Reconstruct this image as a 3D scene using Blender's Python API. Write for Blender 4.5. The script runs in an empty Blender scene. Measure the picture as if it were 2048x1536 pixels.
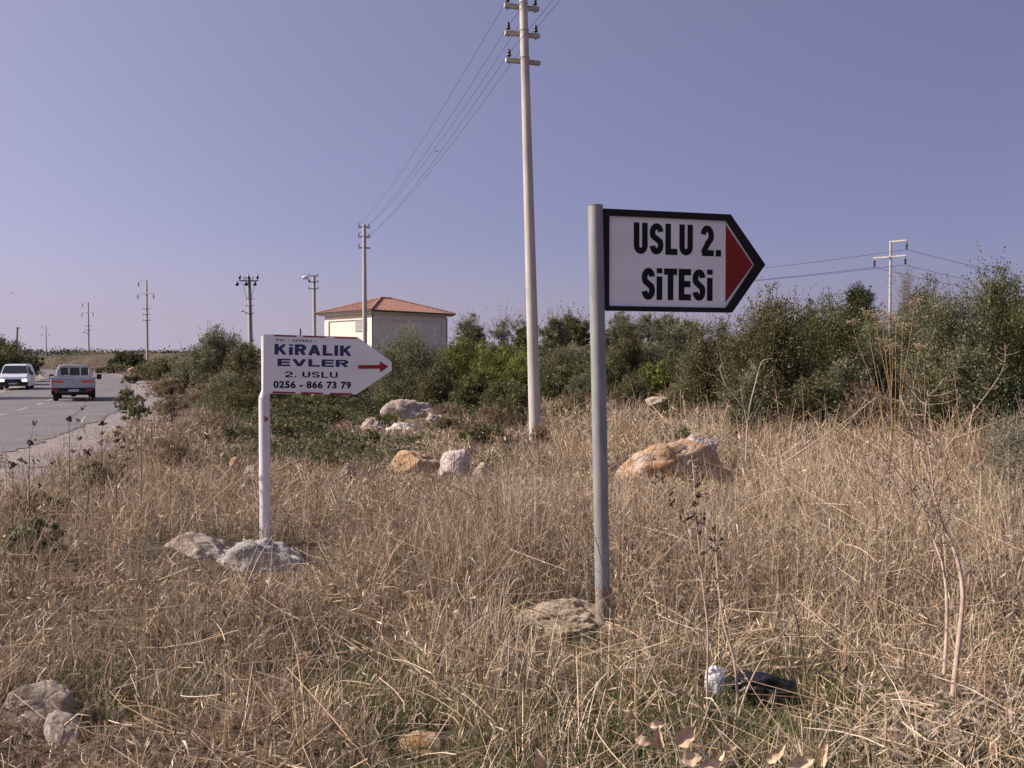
import bpy, math, random
import numpy as np
from mathutils import Vector, Matrix

R = math.radians
SC = bpy.context.scene
COL = SC.collection
random.seed(7)

# ---------------------------------------------------------------- camera, world, sun, exposure
F = 1750.0                       # focal length in pixels of the 2048 px wide photograph
CAMZ = 1.6
PITCH = math.atan(43.0 / F)      # looking slightly down: the horizon sits 43 px above the middle
cam_d = bpy.data.cameras.new('camera')
cam_d.sensor_width = 36.0
cam_d.lens = 36.0 * F / 2048.0
cam_d.clip_start = 0.05
cam_d.clip_end = 9000.0
cam = bpy.data.objects.new('camera', cam_d)
COL.objects.link(cam)
cam.location = (0, 0, CAMZ)
cam.rotation_euler = (math.pi / 2 - PITCH, 0, 0)
SC.camera = cam

SUN_EL, SUN_AZ = 34.0, 269.0     # azimuth clockwise from +Y: the sun stands at the left
world = bpy.data.worlds.new("World")
SC.world = world
world.use_nodes = True
wn = world.node_tree
wn.nodes.clear()
sky = wn.nodes.new('ShaderNodeTexSky')
sky.sky_type = 'NISHITA'
sky.sun_disc = False
sky.sun_elevation = R(SUN_EL)
sky.sun_rotation = R(SUN_AZ)
sky.air_density = 0.45
sky.dust_density = 2.4
sky.ozone_density = 1.0
tint = wn.nodes.new('ShaderNodeMix')
tint.data_type = 'RGBA'; tint.blend_type = 'MULTIPLY'
tint.inputs[0].default_value = 1.0
tint.inputs[7].default_value = (1.0, 0.78, 0.84, 1)
bg = wn.nodes.new('ShaderNodeBackground')
bg.inputs['Strength'].default_value = 0.15
wo = wn.nodes.new('ShaderNodeOutputWorld')
wn.links.new(sky.outputs[0], tint.inputs[6])
# pale haze low over the horizon, brighter on the sun's side
tcw = wn.nodes.new('ShaderNodeTexCoord'); sxyz = wn.nodes.new('ShaderNodeSeparateXYZ')
wn.links.new(tcw.outputs['Generated'], sxyz.inputs[0])
mrx = wn.nodes.new('ShaderNodeMapRange'); mrx.inputs['From Min'].default_value = -0.47; mrx.inputs['From Max'].default_value = 0.47
wn.links.new(sxyz.outputs['X'], mrx.inputs['Value'])
hz_c = wn.nodes.new('ShaderNodeMix'); hz_c.data_type = 'RGBA'
hz_c.inputs[6].default_value = (2.55, 2.28, 2.85, 1); hz_c.inputs[7].default_value = (1.70, 1.52, 2.02, 1)
wn.links.new(mrx.outputs[0], hz_c.inputs[0])
mrz = wn.nodes.new('ShaderNodeMapRange'); mrz.interpolation_type = 'SMOOTHSTEP'
mrz.inputs['From Min'].default_value = 0.0; mrz.inputs['From Max'].default_value = 0.15
mrz.inputs['To Min'].default_value = 0.92; mrz.inputs['To Max'].default_value = 0.0
wn.links.new(sxyz.outputs['Z'], mrz.inputs['Value'])
hz_m = wn.nodes.new('ShaderNodeMix'); hz_m.data_type = 'RGBA'
veil_c = wn.nodes.new('ShaderNodeMix'); veil_c.data_type = 'RGBA'     # thin high veil over the whole sky
veil_c.inputs[6].default_value = (1.84, 1.92, 2.92, 1); veil_c.inputs[7].default_value = (1.02, 1.02, 1.78, 1)
wn.links.new(mrx.outputs[0], veil_c.inputs[0])
veil = wn.nodes.new('ShaderNodeMix'); veil.data_type = 'RGBA'; veil.inputs[0].default_value = 0.55
wn.links.new(tint.outputs[2], veil.inputs[6]); wn.links.new(veil_c.outputs[2], veil.inputs[7])
wn.links.new(mrz.outputs[0], hz_m.inputs[0]); wn.links.new(veil.outputs[2], hz_m.inputs[6]); wn.links.new(hz_c.outputs[2], hz_m.inputs[7])
wn.links.new(hz_m.outputs[2], bg.inputs['Color'])
wn.links.new(bg.outputs[0], wo.inputs['Surface'])

sun_d = bpy.data.lights.new('sun', 'SUN')
sun_d.energy = 4.7
sun_d.angle = R(0.53)
sun_d.color = (1.0, 0.90, 0.78)
sun = bpy.data.objects.new('sun', sun_d)
COL.objects.link(sun)
_sd = Vector((math.sin(R(SUN_AZ)) * math.cos(R(SUN_EL)), math.cos(R(SUN_AZ)) * math.cos(R(SUN_EL)), math.sin(R(SUN_EL))))
sun.rotation_euler = _sd.to_track_quat('Z', 'Y').to_euler()
sun.location = (-30, 5, 40)

SC.view_settings.view_transform = 'Standard'
SC.view_settings.look = 'None'
SC.view_settings.exposure = 0.40
SC.view_settings.gamma = 1.0
SC.render.engine = 'CYCLES'
SC.cycles.max_bounces = 6
SC.cycles.diffuse_bounces = 2
SC.cycles.transparent_max_bounces = 6

# ---------------------------------------------------------------- pixel <-> place
def ray(px, py):
    a = (px - 1024.0) / F
    b = (768.0 - py) / F
    c, s = math.cos(PITCH), math.sin(PITCH)
    return Vector((a, c + b * s, -s + b * c))

def W(px, py, Y):
    d = ray(px, py)
    t = Y / d.y
    return Vector((d.x * t, Y, CAMZ + d.z * t))

def X(px, Y):
    return (px - 1024.0) / F * Y

# ---------------------------------------------------------------- numpy noise
def _hash(ix, iy, seed):
    n = (ix.astype(np.int64) * 374761393 + iy.astype(np.int64) * 668265263 + seed * 974634777) & 0xffffffff
    n = ((n ^ (n >> 13)) * 1274126177) & 0xffffffff
    n = n ^ (n >> 16)
    return (n & 0xffff) / 65535.0

def vnoise(x, y, seed=0):
    x = np.asarray(x, float); y = np.asarray(y, float)
    ix = np.floor(x); iy = np.floor(y)
    fx = x - ix; fy = y - iy
    fx = fx * fx * (3 - 2 * fx); fy = fy * fy * (3 - 2 * fy)
    a = _hash(ix, iy, seed); b = _hash(ix + 1, iy, seed)
    c = _hash(ix, iy + 1, seed); d = _hash(ix + 1, iy + 1, seed)
    return (a * (1 - fx) + b * fx) * (1 - fy) + (c * (1 - fx) + d * fx) * fy

def fbm(x, y, seed=0, octv=4):
    s = 0; a = 0.5; f = 1.0
    for k in range(octv):
        s = s + a * vnoise(np.asarray(x) * f, np.asarray(y) * f, seed + k * 17)
        a *= 0.5; f *= 2.03
    return s

def sst(a, b, x):
    t = np.clip((np.asarray(x, float) - a) / (b - a), 0, 1)
    return t * t * (3 - 2 * t)

# road centre line (x as a function of y) and its height
RY = np.array([-60, -20, 0, 14.7, 26.7, 33.7, 37, 46.7, 62, 80, 99, 112, 122, 130, 136], float)
RX = np.array([-3, -6.3, -8.9, -11.9, -15.6, -18.3, -19.7, -23.9, -30.6, -38.9, -49.5, -59.0, -70.0, -84.0, -103.0], float)
def roadx(y):
    return np.interp(y, RY, RX)
def roadz(y):
    return np.interp(y, [-60, 20, 38, 50, 62, 99, 125, 140, 220], [0, 0, -0.08, -0.08, 0, 0.28, 0.72, 0.7, -1.0])

def height(x, y):
    x = np.asarray(x, float); y = np.asarray(y, float)
    d = x - roadx(y)                       # metres right of the road's centre line
    rz = roadz(y)
    rise = 2.3 * sst(24, 72, y) * sst(10, 44, d)
    left = 0.9 * sst(4.5, 14, -d) * sst(20, 60, y)
    bump = (fbm(x * 0.55, y * 0.55, 3) - 0.47) * 0.42 * sst(5.0, 8.5, np.abs(d)) * (1 - 0.6 * sst(-3, 3, 3 - np.hypot(x, y)))
    fine = (fbm(x * 3.1, y * 3.1, 9, 3) - 0.44) * 0.09 * sst(4.4, 6, np.abs(d))
    ridge = 7.5 * sst(300, 520, y) * (0.75 + 0.35 * fbm(x * 0.006, y * 0.006, 5)) - 1.2 * sst(140, 250, y) * sst(0, 60, -d)
    return rz + rise + left + bump + fine + ridge

def hz(x, y):
    return float(height(x, y))

# ---------------------------------------------------------------- objects
def link(o, parent=None):
    COL.objects.link(o)
    if parent is not None:
        o.parent = parent
    return o

def tag(o, label=None, cat=None, group=None, kind=None):
    if label: o['label'] = label
    if cat: o['category'] = cat
    if group: o['group'] = group
    if kind: o['kind'] = kind
    return o

def empty(name, loc, rz=0.0, label=None, cat=None, group=None):
    o = bpy.data.objects.new(name, None)
    o.empty_display_size = 0.2
    o.location = loc
    o.rotation_euler = (0, 0, rz)
    link(o)
    return tag(o, label, cat, group)

def mesh_np(name, V, Fc, mat, parent=None, cols=None, smooth=False):
    """V (n,3); Fc (m,k) faces of equal size k"""
    V = np.asarray(V, np.float32); Fc = np.asarray(Fc, np.int32)
    me = bpy.data.meshes.new(name)
    n, (m, k) = len(V), Fc.shape
    me.vertices.add(n); me.vertices.foreach_set('co', V.ravel())
    me.loops.add(m * k); me.loops.foreach_set('vertex_index', Fc.ravel())
    me.polygons.add(m)
    me.polygons.foreach_set('loop_start', np.arange(0, m * k, k, dtype=np.int32))
    me.polygons.foreach_set('loop_total', np.full(m, k, np.int32))
    if smooth:
        me.polygons.foreach_set('use_smooth', np.ones(m, bool))
    me.update(calc_edges=True)
    if cols is not None:
        at = me.color_attributes.new('Col', 'FLOAT_COLOR', 'POINT')
        c = np.ones((n, 4), np.float32); c[:, :3] = cols
        at.data.foreach_set('color', c.ravel())
    me.materials.append(mat)
    o = bpy.data.objects.new(name, me)
    return link(o, parent)

class MB:
    """collects boxes, prisms, tubes and lathes into one mesh"""
    def __init__(s):
        s.v = []; s.f = []; s.sm = []
    def add(s, vs, fs, smooth=False, M=None):
        b = len(s.v)
        for p in vs:
            p = Vector(p)
            if M is not None: p = M @ p
            s.v.append(tuple(p))
        for f in fs:
            s.f.append(tuple(b + i for i in f)); s.sm.append(smooth)
        return s
    def box(s, c, size, M=None, bev=0.0):
        cx, cy, cz = c; x, y, z = size[0] / 2, size[1] / 2, size[2] / 2
        if bev <= 0:
            vs = [(cx + i * x, cy + j * y, cz + k * z) for i in (-1, 1) for j in (-1, 1) for k in (-1, 1)]
            fs = [(0, 1, 3, 2), (4, 6, 7, 5), (0, 4, 5, 1), (2, 3, 7, 6), (0, 2, 6, 4), (1, 5, 7, 3)]
            return s.add(vs, fs, False, M)
        # chamfered in plan and in height: an octagonal prism with sloping ends
        b = min(bev, x * .9, y * .9, z * .9)
        def ring(dx, dy, zz):
            return [(cx - x + dx + b, cy - y + dy, zz), (cx + x - dx - b, cy - y + dy, zz), (cx + x - dx, cy - y + dy + b, zz), (cx + x - dx, cy + y - dy - b, zz),
                    (cx + x - dx - b, cy + y - dy, zz), (cx - x + dx + b, cy + y - dy, zz), (cx - x + dx, cy + y - dy - b, zz), (cx - x + dx, cy - y + dy + b, zz)]
        vs = ring(b, b, cz - z) + ring(0, 0, cz - z + b) + ring(0, 0, cz + z - b) + ring(b, b, cz + z)
        fs = [tuple(reversed(range(8))), tuple(range(24, 32))]
        for r_ in range(3):
            for i in range(8):
                j = (i + 1) % 8
                fs.append((r_ * 8 + i, r_ * 8 + j, r_ * 8 + 8 + j, r_ * 8 + 8 + i))
        return s.add(vs, fs, False, M)
    def tube(s, pts, rad, n=8, cap=True, smooth=True, M=None):
        pts = [Vector(p) for p in pts]
        if not hasattr(rad, '__len__'): rad = [rad] * len(pts)
        vs = []; fs = []
        t0 = (pts[1] - pts[0]).normalized()
        ref = Vector((0, 0, 1)) if abs(t0.z) < 0.9 else Vector((1, 0, 0))
        u = t0.cross(ref).normalized()
        for i, p in enumerate(pts):
            a = pts[max(i - 1, 0)]; b = pts[min(i + 1, len(pts) - 1)]
            t = (b - a).normalized()
            u = (u - t * u.dot(t)); u = u.normalized() if u.length > 1e-6 else t.orthogonal().normalized()
            w = t.cross(u)
            for k in range(n):
                an = 2 * math.pi * k / n
                vs.append(p + (u * math.cos(an) + w * math.sin(an)) * rad[i])
        for i in range(len(pts) - 1):
            for k in range(n):
                j = (k + 1) % n
                fs.append((i * n + k, i * n + j, (i + 1) * n + j, (i + 1) * n + k))
        s.add(vs, fs, smooth, M)
        if cap:
            L = len(pts) - 1
            s.add(vs[:n], [tuple(reversed(range(n)))], False, M)
            s.add(vs[L * n:], [tuple(range(n))], False, M)
        return s
    def lathe(s, prof, c=(0, 0, 0), n=12, M=None, axis='z', smooth=True):
        """prof: (radius, height) from bottom to top"""
        vs = []; fs = []
        for (r_, z_) in prof:
            for k in range(n):
                an = 2 * math.pi * k / n
                p = (r_ * math.cos(an), r_ * math.sin(an), z_)
                if axis == 'x': p = (p[2], p[0], p[1])
                if axis == 'y': p = (p[1], p[2], p[0])
                vs.append((c[0] + p[0], c[1] + p[1], c[2] + p[2]))
        for i in range(len(prof) - 1):
            for k in range(n):
                j = (k + 1) % n
                fs.append((i * n + k, i * n + j, (i + 1) * n + j, (i + 1) * n + k))
        fs.append(tuple(reversed(range(n)))); fs.append(tuple(range((len(prof) - 1) * n, len(prof) * n)))
        return s.add(vs, fs, smooth, M)
    def prism(s, poly, f0, f1, M=None):
        """poly: list of 2D points; f0/f1 map a 2D point to the 3D point of either end"""
        n = len(poly)
        vs = [f0(p) for p in poly] + [f1(p) for p in poly]
        fs = [tuple(reversed(range(n))), tuple(range(n, 2 * n))]
        for i in range(n):
            j = (i + 1) % n
            fs.append((i, j, n + j, n + i))
        return s.add(vs, fs, False, M)
    def ringprism(s, outer, inner, f0, f1, M=None):
        n = len(outer)
        vs = [f0(p) for p in outer] + [f1(p) for p in outer] + [f0(p) for p in inner] + [f1(p) for p in inner]
        fs = []
        for i in range(n):
            j = (i + 1) % n
            fs += [(i, j, n + j, n + i), (2 * n + j, 2 * n + i, 3 * n + i, 3 * n + j),
                   (n + i, n + j, 3 * n + j, 3 * n + i), (j, i, 2 * n + i, 2 * n + j)]
        return s.add(vs, fs, False, M)
    def build(s, name, mat, parent=None):
        me = bpy.data.meshes.new(name)
        me.from_pydata(s.v, [], s.f)
        me.polygons.foreach_set('use_smooth', s.sm)
        me.materials.append(mat)
        me.update()
        return link(bpy.data.objects.new(name, me), parent)

def copy_tree(o, parent=None):
    c = o.copy(); COL.objects.link(c); c.parent = parent
    for ch in [q for q in bpy.data.objects if q.parent == o]:
        copy_tree(ch, c)
    return c

# ---------------------------------------------------------------- materials
def newmat(name):
    m = bpy.data.materials.new(name); m.use_nodes = True
    nt = m.node_tree; nt.nodes.clear()
    out = nt.nodes.new('ShaderNodeOutputMaterial')
    return m, nt, out

def mat_plain(name, col, rough=0.6, metal=0.0, col2=None, scale=8.0, bump=0.0, bscale=None, spec=0.5, streak=None, emit=None, mixlo=0.35, mixhi=0.65):
    m, nt, out = newmat(name)
    p = nt.nodes.new('ShaderNodeBsdfPrincipled')
    p.inputs['Roughness'].default_value = rough
    p.inputs['Metallic'].default_value = metal
    p.inputs['Specular IOR Level'].default_value = spec
    p.inputs['Base Color'].default_value = (*col, 1)
    tc = nt.nodes.new('ShaderNodeTexCoord')
    if col2 is not None:
        mp = nt.nodes.new('ShaderNodeMapping')
        if streak: mp.inputs['Scale'].default_value = streak
        nz = nt.nodes.new('ShaderNodeTexNoise'); nz.inputs['Scale'].default_value = scale; nz.inputs['Detail'].default_value = 7; nz.inputs['Roughness'].default_value = 0.65
        rp = nt.nodes.new('ShaderNodeValToRGB')
        rp.color_ramp.elements[0].position = mixlo; rp.color_ramp.elements[0].color = (*col, 1)
        rp.color_ramp.elements[1].position = mixhi; rp.color_ramp.elements[1].color = (*col2, 1)
        nt.links.new(tc.outputs['Object'], mp.inputs[0]); nt.links.new(mp.outputs[0], nz.inputs['Vector'])
        nt.links.new(nz.outputs['Fac'], rp.inputs[0]); nt.links.new(rp.outputs[0], p.inputs['Base Color'])
    if bump > 0:
        nb = nt.nodes.new('ShaderNodeTexNoise'); nb.inputs['Scale'].default_value = bscale or scale * 4; nb.inputs['Detail'].default_value = 8
        bp = nt.nodes.new('ShaderNodeBump'); bp.inputs['Strength'].default_value = bump; bp.inputs['Distance'].default_value = 0.03
        nt.links.new(tc.outputs['Object'], nb.inputs['Vector']); nt.links.new(nb.outputs['Fac'], bp.inputs['Height'])
        nt.links.new(bp.outputs[0], p.inputs['Normal'])
    if emit:
        p.inputs['Emission Color'].default_value = (*emit[0], 1); p.inputs['Emission Strength'].default_value = emit[1]
    nt.links.new(p.outputs[0], out.inputs[0])
    return m

def mat_leaf(name, rough=0.55, trans=0.3, spec=0.3):
    m, nt, out = newmat(name)
    a = nt.nodes.new('ShaderNodeAttribute'); a.attribute_name = 'Col'
    p = nt.nodes.new('ShaderNodeBsdfPrincipled')
    p.inputs['Roughness'].default_value = rough; p.inputs['Specular IOR Level'].default_value = spec
    t = nt.nodes.new('ShaderNodeBsdfTranslucent')
    mx = nt.nodes.new('ShaderNodeMixShader'); mx.inputs[0].default_value = trans
    nt.links.new(a.outputs['Color'], p.inputs['Base Color']); nt.links.new(a.outputs['Color'], t.inputs['Color'])
    nt.links.new(p.outputs[0], mx.inputs[1]); nt.links.new(t.outputs[0], mx.inputs[2]); nt.links.new(mx.outputs[0], out.inputs[0])
    return m

M = {}
M['leaf'] = mat_leaf('leaf', 0.5, 0.36)
M['grass'] = mat_leaf('grass_blade', 0.55, 0.12)
M['wood'] = mat_plain('bark', (0.16, 0.12, 0.09), 0.9, col2=(0.26, 0.22, 0.18), scale=14, bump=0.4)
M['concrete'] = mat_plain('pole_concrete', (0.56, 0.52, 0.475), 0.85, col2=(0.40, 0.37, 0.34), scale=4, bump=0.25, bscale=60, streak=(1, 1, 0.25))
M['concrete_old'] = mat_plain('old_concrete', (0.34, 0.31, 0.30), 0.9, col2=(0.22, 0.20, 0.19), scale=6, bump=0.5, bscale=40)
M['insulator'] = mat_plain('insulator_glaze', (0.018, 0.013, 0.012), 0.25)
M['steel_dark'] = mat_plain('dark_steel', (0.07, 0.07, 0.08), 0.6, 0.3)
M['wire'] = mat_plain('cable', (0.05, 0.05, 0.055), 0.6, 0.3)
M['galv'] = mat_plain('galvanised_post', (0.31, 0.31, 0.31), 0.6, 0.1, col2=(0.21, 0.215, 0.22), scale=9, bump=0.05, bscale=90, streak=(1, 1, 0.3))
M['galv_rust'] = mat_plain('soiled_post_foot', (0.33, 0.28, 0.24), 0.85, 0.0, col2=(0.21, 0.16, 0.12), scale=12, bump=0.2)
M['frame'] = mat_plain('black_paint', (0.009, 0.008, 0.009), 0.5, col2=(0.016, 0.014, 0.014), scale=10, spec=0.2)
M['sign_white'] = mat_plain('sign_white', (0.84, 0.83, 0.84), 0.4, col2=(0.72, 0.71, 0.72), scale=3.5, mixlo=0.4, mixhi=0.8)
M['sign_white2'] = mat_plain('sign_white_painted', (0.84, 0.84, 0.85), 0.45, col2=(0.73, 0.72, 0.73), scale=4, mixlo=0.45, mixhi=0.8)
M['ink'] = mat_plain('black_lettering', (0.008, 0.008, 0.009), 0.6, spec=0.2)
M['ink_blue'] = mat_plain('blue_lettering', (0.02, 0.022, 0.10), 0.5, col2=(0.03, 0.03, 0.14), scale=30)
M['red'] = mat_plain('red_vinyl', (0.30, 0.022, 0.014), 0.5, col2=(0.20, 0.014, 0.010), scale=6, spec=0.25)
M['red_dark'] = mat_plain('red_stripe', (0.38, 0.01, 0.025), 0.5, col2=(0.25, 0.01, 0.02), scale=20)
M['post_white'] = mat_plain('white_post_paint', (0.74, 0.72, 0.76), 0.45, col2=(0.62, 0.60, 0.62), scale=6, bump=0.04, streak=(1, 1, 0.3))
M['post_white_dirty'] = mat_plain('white_post_soiled', (0.42, 0.38, 0.36), 0.7, col2=(0.62, 0.60, 0.60), scale=14, bump=0.1)
M['stone'] = mat_plain('pale_limestone', (0.60, 0.50, 0.42), 0.9, col2=(0.36, 0.29, 0.235), scale=5.0, bump=0.9, bscale=14)
M['stone_white'] = mat_plain('white_limestone', (0.72, 0.63, 0.58), 0.9, col2=(0.50, 0.42, 0.37), scale=4.0, bump=0.7, bscale=12)
M['stone_orange'] = mat_plain('orange_limestone', (0.62, 0.34, 0.16), 0.9, col2=(0.66, 0.50, 0.38), scale=3.2, bump=0.8, bscale=16, mixlo=0.42, mixhi=0.62)
M['stone_layer'] = mat_plain('layered_limestone', (0.62, 0.50, 0.37), 0.9, col2=(0.30, 0.22, 0.15), scale=5, bump=0.8, bscale=10, streak=(1, 1, 9))
M['shaded_grey'] = mat_plain('shaded_footing_grey', (0.33, 0.30, 0.27), 0.9, col2=(0.22, 0.20, 0.17), scale=5, bump=0.9, bscale=12)
M['wall'] = mat_plain('cream_render', (0.82, 0.745, 0.64), 0.9, col2=(0.75, 0.675, 0.57), scale=1.2, bump=0.1, bscale=50)
M['trim'] = mat_plain('pale_fascia', (0.62, 0.56, 0.44), 0.85)
M['gutter'] = mat_plain('dark_gutter', (0.06, 0.06, 0.07), 0.6)
M['louvre'] = mat_plain('grey_shutter', (0.42, 0.40, 0.39), 0.7)
M['car_white'] = mat_plain('white_car_paint', (0.68, 0.69, 0.73), 0.25, 0.0, spec=0.6)
M['car_silver'] = mat_plain('grey_white_car_paint', (0.50, 0.51, 0.56), 0.35, 0.1, col2=(0.42, 0.43, 0.47), scale=3, spec=0.6)
M['glass'] = mat_plain('car_glass', (0.02, 0.028, 0.032), 0.08, 0.0, spec=0.9)
M['rubber'] = mat_plain('tyre_rubber', (0.014, 0.014, 0.015), 0.85)
M['black_plastic'] = mat_plain('black_plastic', (0.02, 0.02, 0.022), 0.5)
M['rim'] = mat_plain('steel_rim', (0.30, 0.30, 0.31), 0.4, 0.6)
M['reflector'] = mat_plain('red_orange_reflector', (0.70, 0.06, 0.02), 0.35, col2=(0.72, 0.16, 0.03), scale=9)
M['taillamp'] = mat_plain('tail_lamp', (0.35, 0.02, 0.015), 0.2)
M['headlamp'] = mat_plain('lit_headlamp', (0.9, 0.9, 0.85), 0.2, emit=((1.0, 0.93, 0.8), 3.5))
M['plate'] = mat_plain('number_plate', (0.55, 0.56, 0.58), 0.5)
M['lamp_shell'] = mat_plain('lamp_shell', (0.62, 0.62, 0.62), 0.4)
M['dead_stem'] = mat_plain('dead_stem', (0.50, 0.39, 0.30), 0.8, col2=(0.30, 0.21, 0.155), scale=12)
M['dead_dark'] = mat_plain('dark_dead_stem', (0.075, 0.05, 0.036), 0.85, col2=(0.14, 0.095, 0.07), scale=20)
M['fennel'] = mat_plain('yellow_dry_stalk', (0.36, 0.23, 0.105), 0.8, col2=(0.26, 0.17, 0.085), scale=12)
M['pale_stem'] = mat_plain('pale_dry_stem', (0.58, 0.49, 0.38), 0.8, col2=(0.44, 0.35, 0.26), scale=10)
M['dry_leaf'] = mat_plain('dry_leaf', (0.64, 0.49, 0.33), 0.65, col2=(0.42, 0.29, 0.18), scale=14, bump=0.1)
M['bag'] = mat_plain('black_bag_film', (0.012, 0.011, 0.014), 0.35, bump=0.4, bscale=25)
M['paper'] = mat_plain('crumpled_white_wrapper', (0.80, 0.80, 0.83), 0.5, col2=(0.28, 0.38, 0.50), scale=16, bump=0.4, mixlo=0.52, mixhi=0.62)
M['bird'] = mat_plain('dark_plumage', (0.03, 0.03, 0.035), 0.8)

def mat_stone(name, c1, c2, c3, scale=4.0, layers=False):
    """fractured limestone: broad stains, small dark pits, a cracked bump"""
    m, nt, out = newmat(name); L = nt.links.new
    p = nt.nodes.new('ShaderNodeBsdfPrincipled'); p.inputs['Roughness'].default_value = 0.95; p.inputs['Specular IOR Level'].default_value = 0.2
    tc = nt.nodes.new('ShaderNodeTexCoord'); mp = nt.nodes.new('ShaderNodeMapping')
    if layers: mp.inputs['Scale'].default_value = (0.8, 0.8, 7)
    n1 = nt.nodes.new('ShaderNodeTexNoise'); n1.inputs['Scale'].default_value = scale; n1.inputs['Detail'].default_value = 10; n1.inputs['Roughness'].default_value = 0.7
    n1.inputs['Distortion'].default_value = 0.6
    r1 = nt.nodes.new('ShaderNodeValToRGB'); e = r1.color_ramp.elements
    e[0].position = 0.36; e[0].color = (*c1, 1); e[1].position = 0.50; e[1].color = (*c2, 1)
    e3 = e.new(0.66); e3.color = (*c3, 1)
    n2 = nt.nodes.new('ShaderNodeTexNoise'); n2.inputs['Scale'].default_value = scale * 9; n2.inputs['Detail'].default_value = 8; n2.inputs['Roughness'].default_value = 0.75
    r2 = nt.nodes.new('ShaderNodeValToRGB'); r2.color_ramp.elements[0].position = 0.34; r2.color_ramp.elements[0].color = (0.35, 0.32, 0.29, 1)
    r2.color_ramp.elements[1].position = 0.47; r2.color_ramp.elements[1].color = (1.05, 1.05, 1.05, 1)
    mx = nt.nodes.new('ShaderNodeMix'); mx.data_type = 'RGBA'; mx.blend_type = 'MULTIPLY'; mx.inputs[0].default_value = 0.8
    vo = nt.nodes.new('ShaderNodeTexVoronoi'); vo.feature = 'DISTANCE_TO_EDGE'; vo.inputs['Scale'].default_value = scale * 1.6
    rv = nt.nodes.new('ShaderNodeValToRGB'); rv.color_ramp.elements[1].position = 0.06
    ad = nt.nodes.new('ShaderNodeMath'); ad.operation = 'MULTIPLY_ADD'; ad.inputs[1].default_value = 0.35
    bp = nt.nodes.new('ShaderNodeBump'); bp.inputs['Strength'].default_value = 1.0; bp.inputs['Distance'].default_value = 0.045
    L(tc.outputs['Object'], mp.inputs[0])
    for n in (n1, n2, vo): L(mp.outputs[0], n.inputs['Vector'])
    L(n1.outputs['Fac'], r1.inputs[0]); L(n2.outputs['Fac'], r2.inputs[0]); L(r1.outputs[0], mx.inputs[6]); L(r2.outputs[0], mx.inputs[7])
    L(mx.outputs[2], p.inputs['Base Color'])
    L(vo.outputs['Distance'], rv.inputs[0]); L(rv.outputs[0], ad.inputs[0]); L(n2.outputs['Fac'], ad.inputs[2]); L(ad.outputs[0], bp.inputs['Height'])
    L(bp.outputs[0], p.inputs['Normal']); L(p.outputs[0], out.inputs[0])
    return m
M['stone'] = mat_stone('pale_limestone', (0.34, 0.26, 0.20), (0.55, 0.46, 0.38), (0.68, 0.60, 0.53))
M['stone_white'] = mat_stone('white_limestone', (0.50, 0.40, 0.34), (0.70, 0.61, 0.56), (0.80, 0.73, 0.69))
M['stone_orange'] = mat_stone('orange_limestone', (0.48, 0.26, 0.12), (0.60, 0.40, 0.25), (0.72, 0.62, 0.53), 3.0)
M['stone_layer'] = mat_stone('layered_limestone', (0.40, 0.29, 0.19), (0.66, 0.54, 0.40), (0.76, 0.65, 0.52), 3.0, True)
M['shaded_grey'] = mat_stone('shaded_footing_grey', (0.20, 0.18, 0.155), (0.34, 0.31, 0.275), (0.45, 0.41, 0.37))
M['concrete_old'] = mat_stone('old_concrete', (0.42, 0.38, 0.35), (0.60, 0.56, 0.53), (0.70, 0.66, 0.63))

def mat_ground():
    m, nt, out = newmat('dry_soil')
    p = nt.nodes.new('ShaderNodeBsdfPrincipled'); p.inputs['Roughness'].default_value = 0.95
    tc = nt.nodes.new('ShaderNodeTexCoord')
    n1 = nt.nodes.new('ShaderNodeTexNoise'); n1.inputs['Scale'].default_value = 0.7; n1.inputs['Detail'].default_value = 8
    n2 = nt.nodes.new('ShaderNodeTexNoise'); n2.inputs['Scale'].default_value = 16; n2.inputs['Detail'].default_value = 8
    r1 = nt.nodes.new('ShaderNodeValToRGB')
    r1.color_ramp.elements[0].position = 0.38; r1.color_ramp.elements[0].color = (0.065, 0.058, 0.030, 1)
    r1.color_ramp.elements[1].position = 0.60; r1.color_ramp.elements[1].color = (0.16, 0.115, 0.075, 1)
    r2 = nt.nodes.new('ShaderNodeValToRGB')
    r2.color_ramp.elements[0].position = 0.30; r2.color_ramp.elements[0].color = (0.45, 0.42, 0.40, 1)
    r2.color_ramp.elements[1].position = 0.72; r2.color_ramp.elements[1].color = (1.25, 1.2, 1.15, 1)
    mx = nt.nodes.new('ShaderNodeMix'); mx.data_type = 'RGBA'; mx.blend_type = 'MULTIPLY'; mx.inputs[0].default_value = 1
    bp = nt.nodes.new('ShaderNodeBump'); bp.inputs['Strength'].default_value = 0.8; bp.inputs['Distance'].default_value = 0.05
    L = nt.links.new
    L(tc.outputs['Object'], n1.inputs[0]); L(tc.outputs['Object'], n2.inputs[0])
    L(n1.outputs['Fac'], r1.inputs[0]); L(n2.outputs['Fac'], r2.inputs[0])
    L(r1.outputs[0], mx.inputs[6]); L(r2.outputs[0], mx.inputs[7]); L(mx.outputs[2], p.inputs['Base Color'])
    L(n2.outputs['Fac'], bp.inputs['Height']); L(bp.outputs[0], p.inputs['Normal']); L(p.outputs[0], out.inputs[0])
    return m
M['ground'] = mat_ground()
M['asphalt'] = mat_plain('worn_asphalt', (0.125, 0.12, 0.13), 0.9, col2=(0.18, 0.168, 0.17), scale=0.6, bump=0.4, bscale=60)
M['shoulder'] = mat_plain('dusty_shoulder', (0.30, 0.255, 0.235), 0.95, col2=(0.20, 0.172, 0.162), scale=2.2, bump=0.6, bscale=30)
M['paint_line'] = mat_plain('worn_road_paint', (0.50, 0.48, 0.46), 0.8, col2=(0.24, 0.22, 0.22), scale=6, mixlo=0.40, mixhi=0.62)
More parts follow.
